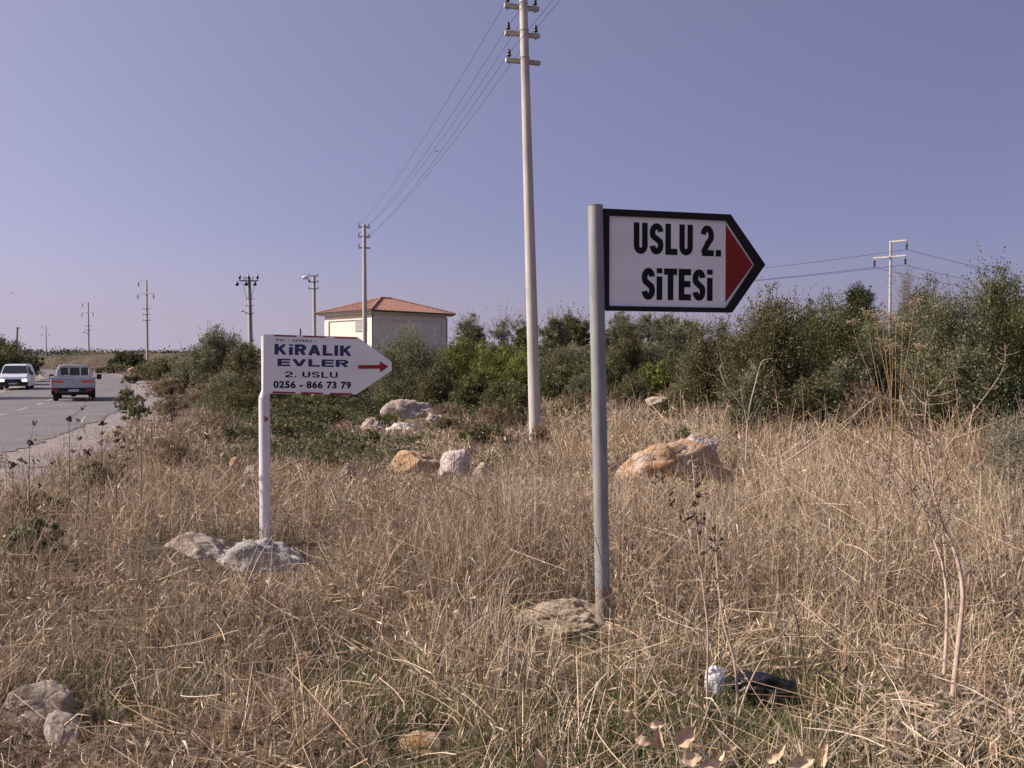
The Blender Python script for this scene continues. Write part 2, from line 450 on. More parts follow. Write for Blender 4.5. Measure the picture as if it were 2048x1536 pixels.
M['hill'] = mat_plain('far_hillside', (0.20, 0.17, 0.14), 0.95, col2=(0.10, 0.11, 0.08), scale=0.05)

def mat_roof():
    m, nt, out = newmat('clay_roof_tiles')
    p = nt.nodes.new('ShaderNodeBsdfPrincipled'); p.inputs['Roughness'].default_value = 0.85
    tc = nt.nodes.new('ShaderNodeTexCoord')
    n = nt.nodes.new('ShaderNodeTexNoise'); n.inputs['Scale'].default_value = 3.0; n.inputs['Detail'].default_value = 6
    r_ = nt.nodes.new('ShaderNodeValToRGB')
    r_.color_ramp.elements[0].position = 0.35; r_.color_ramp.elements[0].color = (0.34, 0.175, 0.13, 1)
    r_.color_ramp.elements[1].position = 0.68; r_.color_ramp.elements[1].color = (0.25, 0.12, 0.09, 1)
    L = nt.links.new
    L(tc.outputs['Object'], n.inputs[0]); L(n.outputs['Fac'], r_.inputs[0]); L(r_.outputs[0], p.inputs['Base Color']); L(p.outputs[0], out.inputs[0])
    return m
M['roof'] = mat_roof()

# ---------------------------------------------------------------- ground, road, hills
def graded(a0, a1, n, fine):
    """coordinates dense around 0 and sparse far out"""
    t = np.linspace(-1, 1, n)
    return t
def axis_pts(lo, hi, step0, grow):
    out = [0.0]; s = step0
    while out[-1] < hi:
        out.append(out[-1] + s); s *= grow
    neg = [0.0]; s = step0
    while neg[-1] > lo:
        neg.append(neg[-1] - s); s *= grow
    return np.array(sorted(set(neg + out)))
gx = axis_pts(-3500, 3500, 0.07, 1.022)
gy = axis_pts(-400, 0, 0.3, 1.06)[:-1]
gy = np.concatenate([gy[gy < 0], [0.0]])
s = 0.09; yy = [0.0]
while yy[-1] < 6000:
    yy.append(yy[-1] + s)
    if yy[-1] > 7: s *= 1.016
gy = np.concatenate([gy[gy < 0], np.array(yy)])
GX, GY = np.meshgrid(gx, gy)
GZ = height(GX, GY)
dR = np.abs(GX - roadx(GY))
GZ = np.where((dR < 5.5) & (GY < 136), GZ - 0.05 * (1 - sst(3.8, 5.3, dR)), GZ)
V = np.stack([GX, GY, GZ], -1).reshape(-1, 3)
nx, ny = len(gx), len(gy)
ii = (np.arange(ny - 1)[:, None] * nx + np.arange(nx - 1)[None, :]).ravel()
Fq = np.stack([ii, ii + 1, ii + nx + 1, ii + nx], -1)
g = mesh_np('ground', V, Fq, M['ground'], smooth=True)
tag(g, kind='structure')

def road_strip(name, off0, off1, y0, y1, lift, mat, n=900, wob=0.0, cross=5, edge=0.0):
    ys = np.linspace(y0, y1, n)
    dy = 0.5
    tx = (roadx(ys + dy) - roadx(ys - dy)); ty = np.full_like(tx, 2 * dy)
    # smooth the tangent
    k = np.ones(23) / 23
    tx = np.convolve(np.pad(tx, 11, mode='edge'), k, 'valid')
    L = np.hypot(tx, ty); nxv, nyv = ty / L, -tx / L
    cx = roadx(ys)
    cx = np.convolve(np.pad(cx, 11, mode='edge'), k, 'valid')
    V = []
    for j in range(cross + 1):
        f = j / cross
        o0 = off0 + (wob * (fbm(ys * 0.6, ys * 0 + 3, 21) - 0.47) if wob else 0)
        o1 = off1 + (wob * (fbm(ys * 0.7, ys * 0 + 9, 33) - 0.47) if wob else 0)
        rag = 0.5 * (fbm(ys * 3.1, ys * 0 + 5, 44) - 0.47) + 0.35 * (fbm(ys * 11.0, ys * 0 + 6, 45) - 0.47)
        o = o0 + (o1 - o0) * f + (rag if j == cross else (-rag if j == 0 else 0))
        V.append(np.stack([cx + nxv * o, ys + nyv * o, roadz(ys) + lift - (edge if j in (0, cross) else 0.0)], -1))
    V = np.stack(V, 1).reshape(-1, 3)
    c = cross + 1
    i = (np.arange(n - 1)[:, None] * c + np.arange(cross)[None, :]).ravel()
    Fq = np.stack([i, i + 1, i + c + 1, i + c], -1)
    return mesh_np(name, V, Fq, mat, smooth=True)
tag(road_strip('road_shoulder', -4.8, 5.5, -40, 133, 0.014, M['shoulder'], wob=1.0, cross=10, edge=0.16), kind='structure')
road = tag(road_strip('road', -3.25, 3.25, -40, 134, 0.026, M['asphalt'], wob=0.35), kind='structure')
marks = MB()
yd = 5.0
while yd < 110:
    L_ = 1.9
    ys = [yd, yd + L_ / 2, yd + L_]
    vs = []
    for y in ys:
        tx = float(roadx(y + 1) - roadx(y - 1)) / 2
        l = math.hypot(tx, 1)
        nxv, nyv = 1 / l, -tx / l
        cx = float(roadx(y))
        z = float(roadz(y)) + 0.032
        vs += [(cx - nxv * .06, y - nyv * .06, z), (cx + nxv * .06, y + nyv * .06, z)]
    marks.add(vs, [(0, 1, 3, 2), (2, 3, 5, 4)])
    yd += 4.1
mk = marks.build('road_marking', M['paint_line'])
tag(mk, kind='structure')

# ---------------------------------------------------------------- rocks
def rock_mesh(rng, size, planes=9, rough=0.12, sub=5, layered=False):
    import bmesh
    bm = bmesh.new()
    bmesh.ops.create_icosphere(bm, subdivisions=sub, radius=1.0)
    V = np.array([v.co[:] for v in bm.verts])
    Fc = np.array([[v.index for v in f.verts] for f in bm.faces])
    bm.free()
    # an irregular polyhedron: the nearest of a set of random planes in every direction
    npl = planes + 9
    i_ = np.arange(npl) + 0.5
    ph = np.arccos(1 - 2 * i_ / npl); th_ = math.pi * (1 + 5 ** 0.5) * i_ + rng.uniform(0, 6)
    Pn = np.stack([np.sin(ph) * np.cos(th_), np.sin(ph) * np.sin(th_), np.cos(ph)], -1) + rng.normal(0, 0.28, (npl, 3))
    Pn /= np.linalg.norm(Pn, axis=1)[:, None]
    D = rng.uniform(0.62, 1.0, npl)
    T_ = V @ Pn.T
    rr = np.where(T_ > 0.05, D[None, :] / np.maximum(T_, 0.05), 9.0)
    rr = np.sort(rr, axis=1)
    V = V * np.minimum(rr[:, 0] * 0.9 + rr[:, 1] * 0.1, 1.45)[:, None]
    V /= np.abs(V).max(0)[None, :]
    s = rng.uniform(0, 50)
    nrm = V / np.linalg.norm(V, axis=1)[:, None]
    nz_ = 0.6 * (fbm(V[:, 0] * 2.2 + s, V[:, 1] * 2.2 + V[:, 2] * 1.7, 4) - 0.47) + 0.45 * (fbm(V[:, 1] * 6 + s, V[:, 2] * 6 - V[:, 0] * 4, 8) - 0.47) + 0.35 * (fbm(V[:, 0] * 15 + s, V[:, 2] * 15 - V[:, 1] * 12, 18) - 0.47)
    V = V + nrm * (nz_ * rough * 3.0)[:, None]
    if layered:
        q = np.floor(V[:, 2] * 5) / 5
        V[:, 0:2] *= (1 + 0.12 * np.sin(q * 37.0 + s))[:, None]
    return V * np.array(size) * 0.5, Fc

ROCKS = []   # footprint for the grass
def rock(px, pyb, wpx, hpx, mat, label, Y=None, name='rock', depth=0.8, seed=0, tilt=0.0, layered=False, rough=0.12, group=None, planes=9, sink=0.25, sub=5):
    rng = np.random.default_rng(seed + 100)
    if Y is None:
        Y = CAMZ * F / max(pyb - 725.0, 5)
        for _ in range(12):
            Y = (CAMZ - hz(X(px, Y), Y)) * F / max(pyb - 725.0, 5)
    wpx *= 1.12; hpx *= 1.06
    w = wpx * Y / F; h = hpx * Y / F
    V, Fc = rock_mesh(rng, (w * 1.08, w * depth, h * (1.35 + sink)), planes, rough, sub, layered)
    x = X(px, Y); y = Y + w * depth * 0.4
    z0 = float(W(px, pyb, Y).z) + h - V[:, 2].max()
    if tilt:
        c, s_ = math.cos(tilt), math.sin(tilt)
        V = np.stack([V[:, 0] * c - V[:, 2] * s_, V[:, 1], V[:, 0] * s_ + V[:, 2] * c], -1)
    o = mesh_np(name, V, Fc, mat)
    o.location = (x, y, z0)
    tag(o, label, 'rock', group)
    ROCKS.append((x, y, w * 0.5, w * depth * 0.5))
    return o

rock(365, 1165, 175, 85, M['stone'], 'pale rough rock left of the concrete footing of the white post', Y=7.0, seed=1, depth=0.8, tilt=0.22)
rock(492, 1204, 212, 104, M['concrete_old'], 'broken light grey concrete footing lump in front of the white post', Y=6.75, name='concrete_lump', seed=2, depth=0.9, rough=0.13, planes=8, tilt=0.22)
rock(572, 1185, 85, 75, M['shaded_grey'], 'footing part coloured dark for its shade, half hidden in grass right of the white post', Y=7.3, seed=3, depth=0.7)  # shaded part of the footing; the shade is put into its darker grey
rock(1125, 1264, 180, 50, M['stone_layer'], 'flat layered tan slab lying against the foot of the grey post', Y=5.35, name='rock_slab', seed=4, depth=0.6, layered=True, rough=0.16, tilt=0.10)
rock(1150, 1306, 110, 56, M['stone_layer'], 'smaller layered tan slab in front of the grey post foot', Y=5.0, name='rock_slab', seed=5, depth=0.5, layered=True, tilt=-0.08, rough=0.16)
rock(605, 1345, 50, 34, M['stone_orange'], 'small brown stone in the grass, larger of two below the white post', seed=6)
rock(678, 1338, 28, 24, M['stone'], 'little pale brown stone right of the small brown stone', seed=7)
rock(38, 1462, 145, 80, M['stone'], 'broad rough beige block at the bottom left corner', seed=8, depth=0.7, planes=14, rough=0.07)
rock(106, 1498, 84, 66, M['stone_white'], 'pinkish white angular stone in front of the broad beige block', seed=9, planes=12, rough=0.06)
rock(838, 1572, 104, 92, M['stone_orange'], 'pale orange pointed stone at the bottom edge', seed=10, Y=3.45, rough=0.07)
rock(1358, 982, 225, 94, M['stone_orange'], 'large orange limestone boulder behind the grey post', seed=11, Y=11.6, depth=0.8, rough=0.17, sub=5, planes=5)
rock(1405, 896, 62, 26, M['stone_white'], 'whitish rock cap lying on top of the large orange boulder', seed=12, Y=11.9, depth=0.8, sink=0.6)
rock(826, 952, 105, 48, M['stone_orange'], 'long orange rock beside the white angular rock', seed=13, depth=0.6)
rock(908, 958, 58, 56, M['stone_white'], 'white angular upright rock right of the long orange rock', seed=14, planes=12, rough=0.07)
rock(965, 962, 36, 34, M['stone'], 'small pale rock right of the white angular rock', seed=15)
rock(692, 958, 30, 26, M['stone'], 'small tan rock left of the long orange rock', seed=16)
rock(818, 872, 115, 70, M['stone'], 'largest pale boulder under the olive bush', seed=17, Y=25, sub=5, rough=0.15)
rock(742, 892, 60, 54, M['stone'], 'rounded pale boulder left of the largest boulder', seed=18, Y=21)
rock(806, 890, 95, 42, M['stone_white'], 'low jagged whitish rock in front of the largest boulder', seed=19, Y=20.5, rough=0.2)
rock(868, 868, 40, 40, M['stone'], 'brownish rock at the right shoulder of the largest boulder', seed=40, Y=23.5)
rock(790, 912, 34, 20, M['stone'], 'low pale rock just behind the long orange rock', seed=41, Y=17.5)
rock(722, 925, 30, 20, M['stone_orange'], 'low orange rock between the rounded boulder and the long orange rock', seed=42, Y=16.5)
rock(690, 886, 56, 44, M['stone_orange'], 'reddish tan rock left of the rounded boulder', seed=20, Y=21.5)
rock(703, 912, 26, 22, M['stone_orange'], 'small orange rock below the rounded boulder', seed=21, Y=18)
rock(632, 812, 44, 26, M['stone'], 'tan rock showing just under the lower edge of the white arrow sign', seed=22, Y=30)
rock(612, 822, 48, 12, M['stone_orange'], 'flat tan rock slab in the scrub below the white arrow sign', seed=23, Y=28)
rock(466, 942, 30, 26, M['stone_orange'], 'small orange rock left of the white post', seed=24)
rock(497, 950, 34, 18, M['stone_white'], 'small pale rock beside the white post', seed=25)
rock(240, 1440, 44, 24, M['stone'], 'low pale brown stone in the grass near the bottom left', seed=26)
rock(1918, 1058, 50, 46, M['stone'], 'rounded beige rock half hidden in dry grass at right', seed=27, Y=8.6)
rock(1284, 722, 34, 14, M['stone_orange'], 'distant orange rock in the clearing between the bushes', seed=28, Y=48)
rock(262, 741, 15, 7, M['stone_orange'], 'distant pinkish rock beside the far left power pole', seed=29, Y=100)
rock(1330, 815, 60, 20, M['stone'], 'low beige rock in the grass behind the grey post', seed=30, Y=24)

# ---------------------------------------------------------------- foliage
def leaf_quads(rng, C, A, Lf, Wf):
    n = len(C)
    A = A / (np.linalg.norm(A, axis=1)[:, None] + 1e-9)
    rnd = rng.normal(size=(n, 3))
    B = np.cross(A, rnd); B /= (np.linalg.norm(B, axis=1)[:, None] + 1e-9)
    L2 = (Lf * 0.5)[:, None]; W2 = (Wf * 0.5)[:, None]
    V = np.stack([C - A * L2, C + B * W2, C + A * L2, C - B * W2], 1).reshape(-1, 3)
    Fc = np.arange(n * 4).reshape(n, 4)
    return V, Fc

KINDS = {   # colour sets (dark, mid, light) and leaf proportion
    'olive':  ([(0.070, 0.078, 0.044), (0.140, 0.148, 0.088), (0.30, 0.30, 0.215)], 0.34),
    'green':  ([(0.050, 0.060, 0.026), (0.100, 0.115, 0.045), (0.185, 0.190, 0.090)], 0.50),
    'bright': ([(0.060, 0.080, 0.020), (0.125, 0.155, 0.036), (0.230, 0.250, 0.070)], 0.55),
    'brown':  ([(0.055, 0.056, 0.028), (0.115, 0.112, 0.055), (0.210, 0.195, 0.115)], 0.45),
    'dark':   ([(0.028, 0.036, 0.018), (0.050, 0.060, 0.028), (0.095, 0.105, 0.055)], 0.5),
    'grey':   ([(0.110, 0.120, 0.095), (0.170, 0.175, 0.140), (0.27, 0.265, 0.215)], 0.3),
    'dry':    ([(0.110, 0.080, 0.055), (0.200, 0.155, 0.110), (0.32, 0.26, 0.19)], 0.3),
    'wisp':   ([(0.110, 0.095, 0.070), (0.180, 0.150, 0.110), (0.24, 0.21, 0.15)], 0.25),
}
def foliage(rng, lobes, n, leaf, kind, shoots=40, shootlen=0.35, cl=55, spread=1.0):
    cols, asp = KINDS[kind]; cols = np.array(cols)
    lob = np.array(lobes, float)
    wgt = (lob[:, 3] * lob[:, 5] + lob[:, 4] * lob[:, 5]); wgt /= wgt.sum()
    m = max(int(n / cl), 12)
    li = rng.choice(len(lob), m, p=wgt)
    d = rng.normal(size=(m, 3)); d /= np.linalg.norm(d, axis=1)[:, None]
    d[:, 2] = np.where(d[:, 2] < -0.75, -d[:, 2], d[:, 2])
    rr = 1 - 0.60 * rng.random(m) ** 1.6
    rr *= 1 + 0.16 * np.sin(d[:, 0] * 5 + li) + 0.12 * np.sin(d[:, 2] * 9 + li * 2 + d[:, 1] * 7)
    CC = lob[li, 0:3] + d * lob[li, 3:6] * rr[:, None]
    CC[:, 2] = np.maximum(CC[:, 2], 0.05)
    tone = np.clip(rng.normal(0.45, 0.26, m), 0, 1)
    sg = (0.10 + 0.10 * rng.random(m)) * lob[li, 3:6].mean(1) * spread
    ci = rng.integers(0, m, n)
    C = CC[ci] + rng.normal(size=(n, 3)) * sg[ci][:, None] * np.array([1, 1, 0.8])
    out = d[ci] + rng.normal(size=(n, 3)) * 0.8 + np.array([0, 0, 0.35])
    t = np.clip(tone[ci] + rng.normal(0, 0.22, n), 0, 1)
    # shoots that break the outline
    S = int(shoots); k = 16
    if S:
        si = rng.choice(len(lob), S, p=wgt)
        sd = rng.normal(size=(S, 3)); sd /= np.linalg.norm(sd, axis=1)[:, None]; sd[:, 2] = np.abs(sd[:, 2]) * 0.9 + 0.1
        s0 = lob[si, 0:3] + sd * lob[si, 3:6] * 0.9
        sdir = sd * 0.7 + np.array([0, 0, 0.6]) + rng.normal(size=(S, 3)) * 0.25
        sl = shootlen * (0.4 + rng.random(S))
        tt = np.linspace(0, 1, k)
        P = (s0[:, None, :] + sdir[:, None, :] * (sl[:, None] * tt[None, :])[:, :, None]).reshape(-1, 3) + rng.normal(size=(S * k, 3)) * leaf * 0.35
        C = np.concatenate([C, P]); out = np.concatenate([out, np.repeat(sdir, k, 0) + rng.normal(size=(S * k, 3)) * 0.5])
        t = np.concatenate([t, np.clip(rng.normal(0.6, 0.2, S * k), 0, 1)])
    N = len(C)
    C[:, 2] = np.maximum(C[:, 2], 0.01)
    Lf = leaf * rng.uniform(0.6, 1.3, N); Wf = Lf * asp * rng.uniform(0.8, 1.3, N)
    V, Fc = leaf_quads(rng, C, out, Lf, Wf)
    lo = cols[0] + (cols[1] - cols[0]) * np.clip(t * 2, 0, 1)[:, None]
    c = lo + (cols[2] - cols[1]) * np.clip(t * 2 - 1, 0, 1)[:, None]
    c = c * rng.uniform(0.95, 1.35, (N, 1)) * np.array([1.06, 1.02, 0.92])
    return V, Fc, np.repeat(c, 4, 0), CC

def bushy(px, Y, wpx, top, kind, label, cat='bush', name='bush', seed=0, trunk=0.0, lobes=9, lai=6.0, shoots=60, shootlen=0.3, flat=1.0, depth=0.8, leafk=1.0, group=None, lean=0.0, base=None, cap=42000, spread=1.0, bare=0):
    rng = np.random.default_rng(seed + 1000)
    x = X(px, Y); z0 = hz(x, Y) - 0.05 if base is None else base
    w = wpx * Y / F; h = max(float(W(px, top, Y).z) - z0, 0.28)
    tr = trunk * h
    L = []
    for k in range(lobes):
        f = (k + 0.5) / lobes
        ang = k * 2.4 + rng.random()
        rad = w * 0.5 * (0.25 + 0.42 * rng.random()) * (0 if k == 0 else 1)
        r_ = w * 0.5 * rng.uniform(0.42, 0.64)
        rv = (h - tr) * rng.uniform(0.30, 0.46) * flat
        cz = tr + rv * 0.8 + (h - tr - rv * 1.75) * (rng.random() ** 1.1 if k else 1.0)
        if k % 3 == 1: cz = tr + rv * 0.55
        L.append((rad * math.cos(ang) + lean * w * (cz / h), rad * math.sin(ang) * depth, max(cz, rv * 0.6), r_, r_ * depth, rv))
    leaf = max(0.055, 0.0021 * Y) * leafk
    asp = KINDS[kind][1]
    n = int(min(cap, lai * w * (h - tr) / (0.5 * leaf * leaf * asp)))
    V, Fc, c, CC = foliage(rng, L, n, leaf, kind, shoots, shootlen * min(1, h / 2.5), spread=spread)
    root = empty(name, (x, Y, z0), 0, label, cat, group)
    mesh_np('foliage', V, Fc, M['leaf'], root, c)
    mb = MB()
    r0 = max(0.03, w * 0.03)
    nb = 9 if w > 1 else 5
    for k in range(nb):
        p = Vector(CC[rng.integers(0, len(CC))])
        b = Vector((rng.normal() * w * 0.04, rng.normal() * w * 0.03, 0))
        mid = b.lerp(p, 0.45) + Vector((rng.normal() * w * 0.05, rng.normal() * w * 0.05, h * 0.08))
        mb.tube([b, mid, p], [r0, r0 * 0.55, r0 * 0.15], 6, cap=False)
    for k in range(bare):
        p = Vector((rng.normal() * w * 0.3, rng.normal() * w * 0.2, h * rng.uniform(0.9, 1.12)))
        b = Vector((p.x * 0.6, p.y * 0.6, h * 0.4))
        mb.tube([b, b.lerp(p, 0.5) + Vector((rng.normal() * .06, 0, .05)), p], [0.012, 0.008, 0.004], 4, cap=False)
    mb.build('trunk' if trunk > 0.1 else 'branches', M['wood'], root)
    return root

# left side of the picture
bushy(6, 62, 150, 688, 'green', 'dark green bush behind the white van at the left edge', seed=1, lobes=8)
bushy(-15, 70, 130, 676, 'dark', 'tall dark tree at the left edge above the van', 'tree', 'tree', seed=2, trunk=0.2, shoots=80)
bushy(52, 76, 60, 712, 'dark', 'dark bush leaning over the verge right of the white van', seed=3, lean=0.1)
bushy(177, 146, 50, 704, 'olive', 'small olive coloured tree at the foot of the middle of the three far poles', 'tree', 'tree', seed=4, trunk=0.3, lean=0.12)
bushy(242, 118, 46, 706, 'dark', 'dark round far bush, left one left of the nearest far roadside pole', seed=5)
bushy(270, 116, 52, 704, 'dark', 'dark round far bush, just left of the nearest far roadside pole', seed=6)
bushy(332, 75, 110, 716, 'brown', 'low brownish green scrub right of the far roadside pole', seed=7, flat=1.1)
bushy(372, 56, 90, 716, 'olive', 'low grey green scrub left of the olive tree', seed=8)
bushy(422, 44, 112, 657, 'olive', 'grey green olive tree with a visible trunk left of the white arrow sign', 'tree', 'olive_tree', seed=9, trunk=0.28, lobes=9, shoots=160, bare=6)
bushy(482, 41, 96, 690, 'brown', 'dark green bush at the left edge of the white arrow sign', seed=10, shoots=90)
bushy(405, 36, 80, 768, 'dry', 'low dry scrub in front of the olive tree', seed=11)
bushy(505, 26, 170, 742, 'brown', 'broad low bush behind the top of the white post', seed=12, lobes=9)
bushy(468, 24, 80, 818, 'green', 'small low green bush left of the white post', seed=13)
bushy(610, 34, 130, 762, 'green', 'green bush behind the lower edge of the white arrow sign', seed=14)
bushy(700, 33, 110, 745, 'dark', 'dark bush behind the tip of the white arrow sign', seed=15)
bushy(812, 31, 150, 662, 'olive', 'tall silvery olive bush in front of the tiled roof building', seed=16, lobes=10, shoots=220, shootlen=0.5, bare=6)
bushy(868, 29, 90, 738, 'brown', 'brown green bush at the right foot of the silvery olive bush', seed=17)
bushy(760, 27, 70, 790, 'green', 'low green bush above the largest pale boulder', seed=18)
bushy(452, 30, 110, 748, 'olive', 'grey brown bush directly below the olive tree', seed=110)
bushy(555, 22, 120, 800, 'brown', 'brown green bush touching the right side of the white post', seed=111)
bushy(650, 28, 120, 780, 'green', 'green bush under the middle of the white arrow sign', seed=112)
for k, (px, Y, w_, t_, kd, lab) in enumerate([(300, 92, 70, 722, 'green', 'small green bush right behind the foot of the near roadside pole'), (262, 66, 40, 748, 'brown', 'brown green verge bush at the outside of the road bend'),
        (338, 42, 80, 756, 'dry', 'brown verge bush between the road and the olive tree'), 
        (355, 95, 80, 714, 'dark', 'dark low bush beyond the verge scrub'), (225, 105, 70, 728, 'brown', 'low brown scrub along the crest right of the middle far pole')]):
    bushy(px, Y, w_, t_, kd, lab, 'shrub', 'shrub', seed=120 + k, lai=5, shoots=40, group='verge scrub right of the road')
bushy(-260, 40, 240, 560, 'dark', 'dark tree left of the road that throws its shadow over the lane', 'tree', 'tree', seed=130, trunk=0.25)
# centre
bushy(915, 38, 110, 684, 'bright', 'bright green mastic bush right of the silvery olive bush', seed=19, lobes=9, leafk=1.1)
bushy(1000, 36, 130, 694, 'bright', 'broad bright green bush left of the tall concrete pole', seed=20, lobes=10, leafk=1.1)
bushy(940, 27, 80, 750, 'green', 'green low bush in front of the bright green bushes', seed=21)
bushy(1010, 24, 120, 765, 'green', 'low green bush in front of the tall concrete pole', seed=22)
bushy(940, 74, 78, 634, 'olive', 'grey far tree beside the right corner of the building', 'tree', 'tree', seed=23, trunk=0.2, shoots=60, shootlen=0.8)
bushy(1008, 78, 66, 638, 'grey', 'sparse pale grey far tree left of the tall concrete pole', 'tree', 'tree', seed=24, trunk=0.2, lai=2.2, shoots=80, shootlen=1.0)
for k, (px, Y, w_, t_, kd) in enumerate([(1052, 66, 50, 645, 'green'), (1105, 64, 62, 634, 'olive'), (1150, 66, 70, 628, 'green'), (1236, 66, 62, 627, 'olive'),
                                         (1286, 68, 60, 630, 'grey'), (1330, 66, 64, 628, 'olive'), (1378, 62, 60, 640, 'olive')]):
    lab = ['far green tree directly left of the tall concrete pole', 'far grey green tree directly right of the tall concrete pole', 'far green tree between the tall concrete pole and the grey sign post',
           'far grey green tree directly right of the grey sign post', 'far pale grey tree under the first letters of the black framed sign', 'far grey green tree under the middle of the black framed sign',
           'far grey green tree under the red end of the black framed sign'][k]
    bushy(px, Y, w_, t_, kd, lab, 'tree', 'tree', seed=30 + k, trunk=0.15, shoots=60, shootlen=0.8, group='far trees along the horizon')
bushy(1140, 40, 110, 690, 'olive', 'grey green bush between the concrete pole and the grey post', seed=40)
bushy(1110, 30, 90, 735, 'green', 'low green bush at the right side of the concrete pole', seed=41)
bushy(1165, 27, 80, 748, 'olive', 'low grey bush left of the grey post', seed=42)
bushy(1252, 36, 88, 645, 'brown', 'brownish upright bush right of the grey post', seed=43, lobes=9, shoots=100)
bushy(1225, 33, 60, 700, 'green', 'green bush directly behind the grey post', seed=44)
bushy(1345, 44, 70, 655, 'olive', 'grey green bush left of the big dark bush', seed=45, bare=3)
bushy(1318, 30, 100, 722, 'bright', 'low bright green bush in front of the clearing', seed=46, leafk=1.1)
bushy(1385, 27, 80, 730, 'olive', 'low grey green bush beside the big dark bush', seed=47)
for k, (px, Y, w_, t_, kd, lab) in enumerate([(880, 33, 110, 706, 'bright', 'mid green bush in the band right of the silvery olive bush'), (965, 31, 120, 735, 'bright', 'low leafy green bush below the bright green bushes'),
        (1040, 32, 110, 712, 'bright', 'bright green bush directly behind the tall concrete pole'), (1115, 34, 110, 706, 'brown', 'brown green bush just right of the tall concrete pole'),
        (1180, 30, 100, 722, 'green', 'green bush behind the left side of the grey post'), (1295, 38, 90, 690, 'olive', 'olive bush left of the far clearing'),
        (1400, 30, 110, 690, 'olive', 'olive bush between the clearing and the big dark bush'), (1255, 28, 110, 755, 'brown', 'low brown bush right of the foot of the grey post bushes'),
        (1375, 24, 110, 770, 'green', 'low green bush left of the pale forked thistle'), (1590, 23, 120, 640, 'olive', 'olive bush between the dark and the mid green big bushes'),
        (1740, 24, 130, 640, 'green', 'green bush behind the left yellow stalks'), (1950, 24, 140, 600, 'olive', 'olive bush filling behind the tall silvery bush'),
        (1860, 22, 120, 620, 'green', 'green bush right behind the yellow stalks'), (1680, 18, 130, 720, 'olive', 'olive bush in front of the mid green rounded bush'),
        (1920, 16.5, 150, 700, 'olive', 'olive bush in front of the tall silvery bush')]):
    bushy(px, Y, w_, t_, kd, lab, seed=150 + k, group='bushes of the green band')
# right
bushy(1430, 22, 130, 640, 'brown', 'dark brown green bush under the red tip of the black framed sign', seed=50, lobes=10, shoots=160)
bushy(1535, 20, 190, 592, 'brown', 'big dark brown green bush right of the black framed sign', seed=51, lobes=12, shoots=320, shootlen=0.45, bare=8, cap=60000)
bushy(1655, 22, 170, 606, 'green', 'big mid green rounded bush right of the dark brown bush', seed=52, lobes=12, shoots=220, cap=60000, leafk=0.9)
bushy(1716, 48, 90, 574, 'dark', 'dark round treetop left of the right hand power pole', 'tree', 'tree', seed=53, trunk=0.2, shoots=80)
bushy(1615, 45, 50, 612, 'dark', 'small far tree top in the gap between the two big bushes', 'tree', 'tree', seed=54, trunk=0.2)
bushy(1808, 42, 56, 548, 'wisp', 'thin reddish wispy tree right of the right hand power pole', 'tree', 'tree', seed=55, trunk=0.15, lai=1.2, shoots=120, shootlen=0.9, lobes=6)
bushy(1850, 32, 110, 572, 'brown', 'rounded reddish brown bush behind the tall yellow stalks', seed=56, shoots=120)
bushy(1800, 20, 170, 625, 'olive', 'grey green bush behind the tall yellow stalks', seed=57, lobes=11, shoots=200, cap=60000)
bushy(1905, 18.5, 170, 582, 'olive', 'tall silvery olive bush near the right edge', seed=58, lobes=12, shoots=300, shootlen=0.45, bare=8, cap=60000)
bushy(1990, 21, 130, 556, 'green', 'tallest grey green bush behind the silvery olive bush at right', seed=59, lobes=10, shoots=240, shootlen=0.6, bare=6, cap=50000)
bushy(2080, 18, 160, 585, 'green', 'green bush cut by the right edge', seed=60, lobes=10, shoots=200, cap=50000)
bushy(1500, 17.0, 110, 745, 'olive', 'low grey green bush at the foot of the big dark bush', seed=61)
bushy(1620, 17.0, 130, 758, 'brown', 'low brown bush at the foot of the mid green bush', seed=62)
bushy(1730, 16.0, 120, 775, 'dry', 'dry twiggy brown shrub at the foot of the yellow stalks', seed=63, lai=2.5, bare=8)
bushy(1860, 15.0, 150, 745, 'brown', 'low brown shrub in front of the silvery olive bush', seed=64, lai=3.5, bare=10)
bushy(1985, 14.0, 160, 730, 'dark', 'dark low shrub in front of the right edge bushes', seed=65)
bushy(2030, 8.5, 150, 830, 'grey', 'pale grey green weed clump at the right edge', 'weed', 'weed_clump', seed=66, lai=0.8, cap=5000, shoots=160, shootlen=0.5, leafk=0.6)
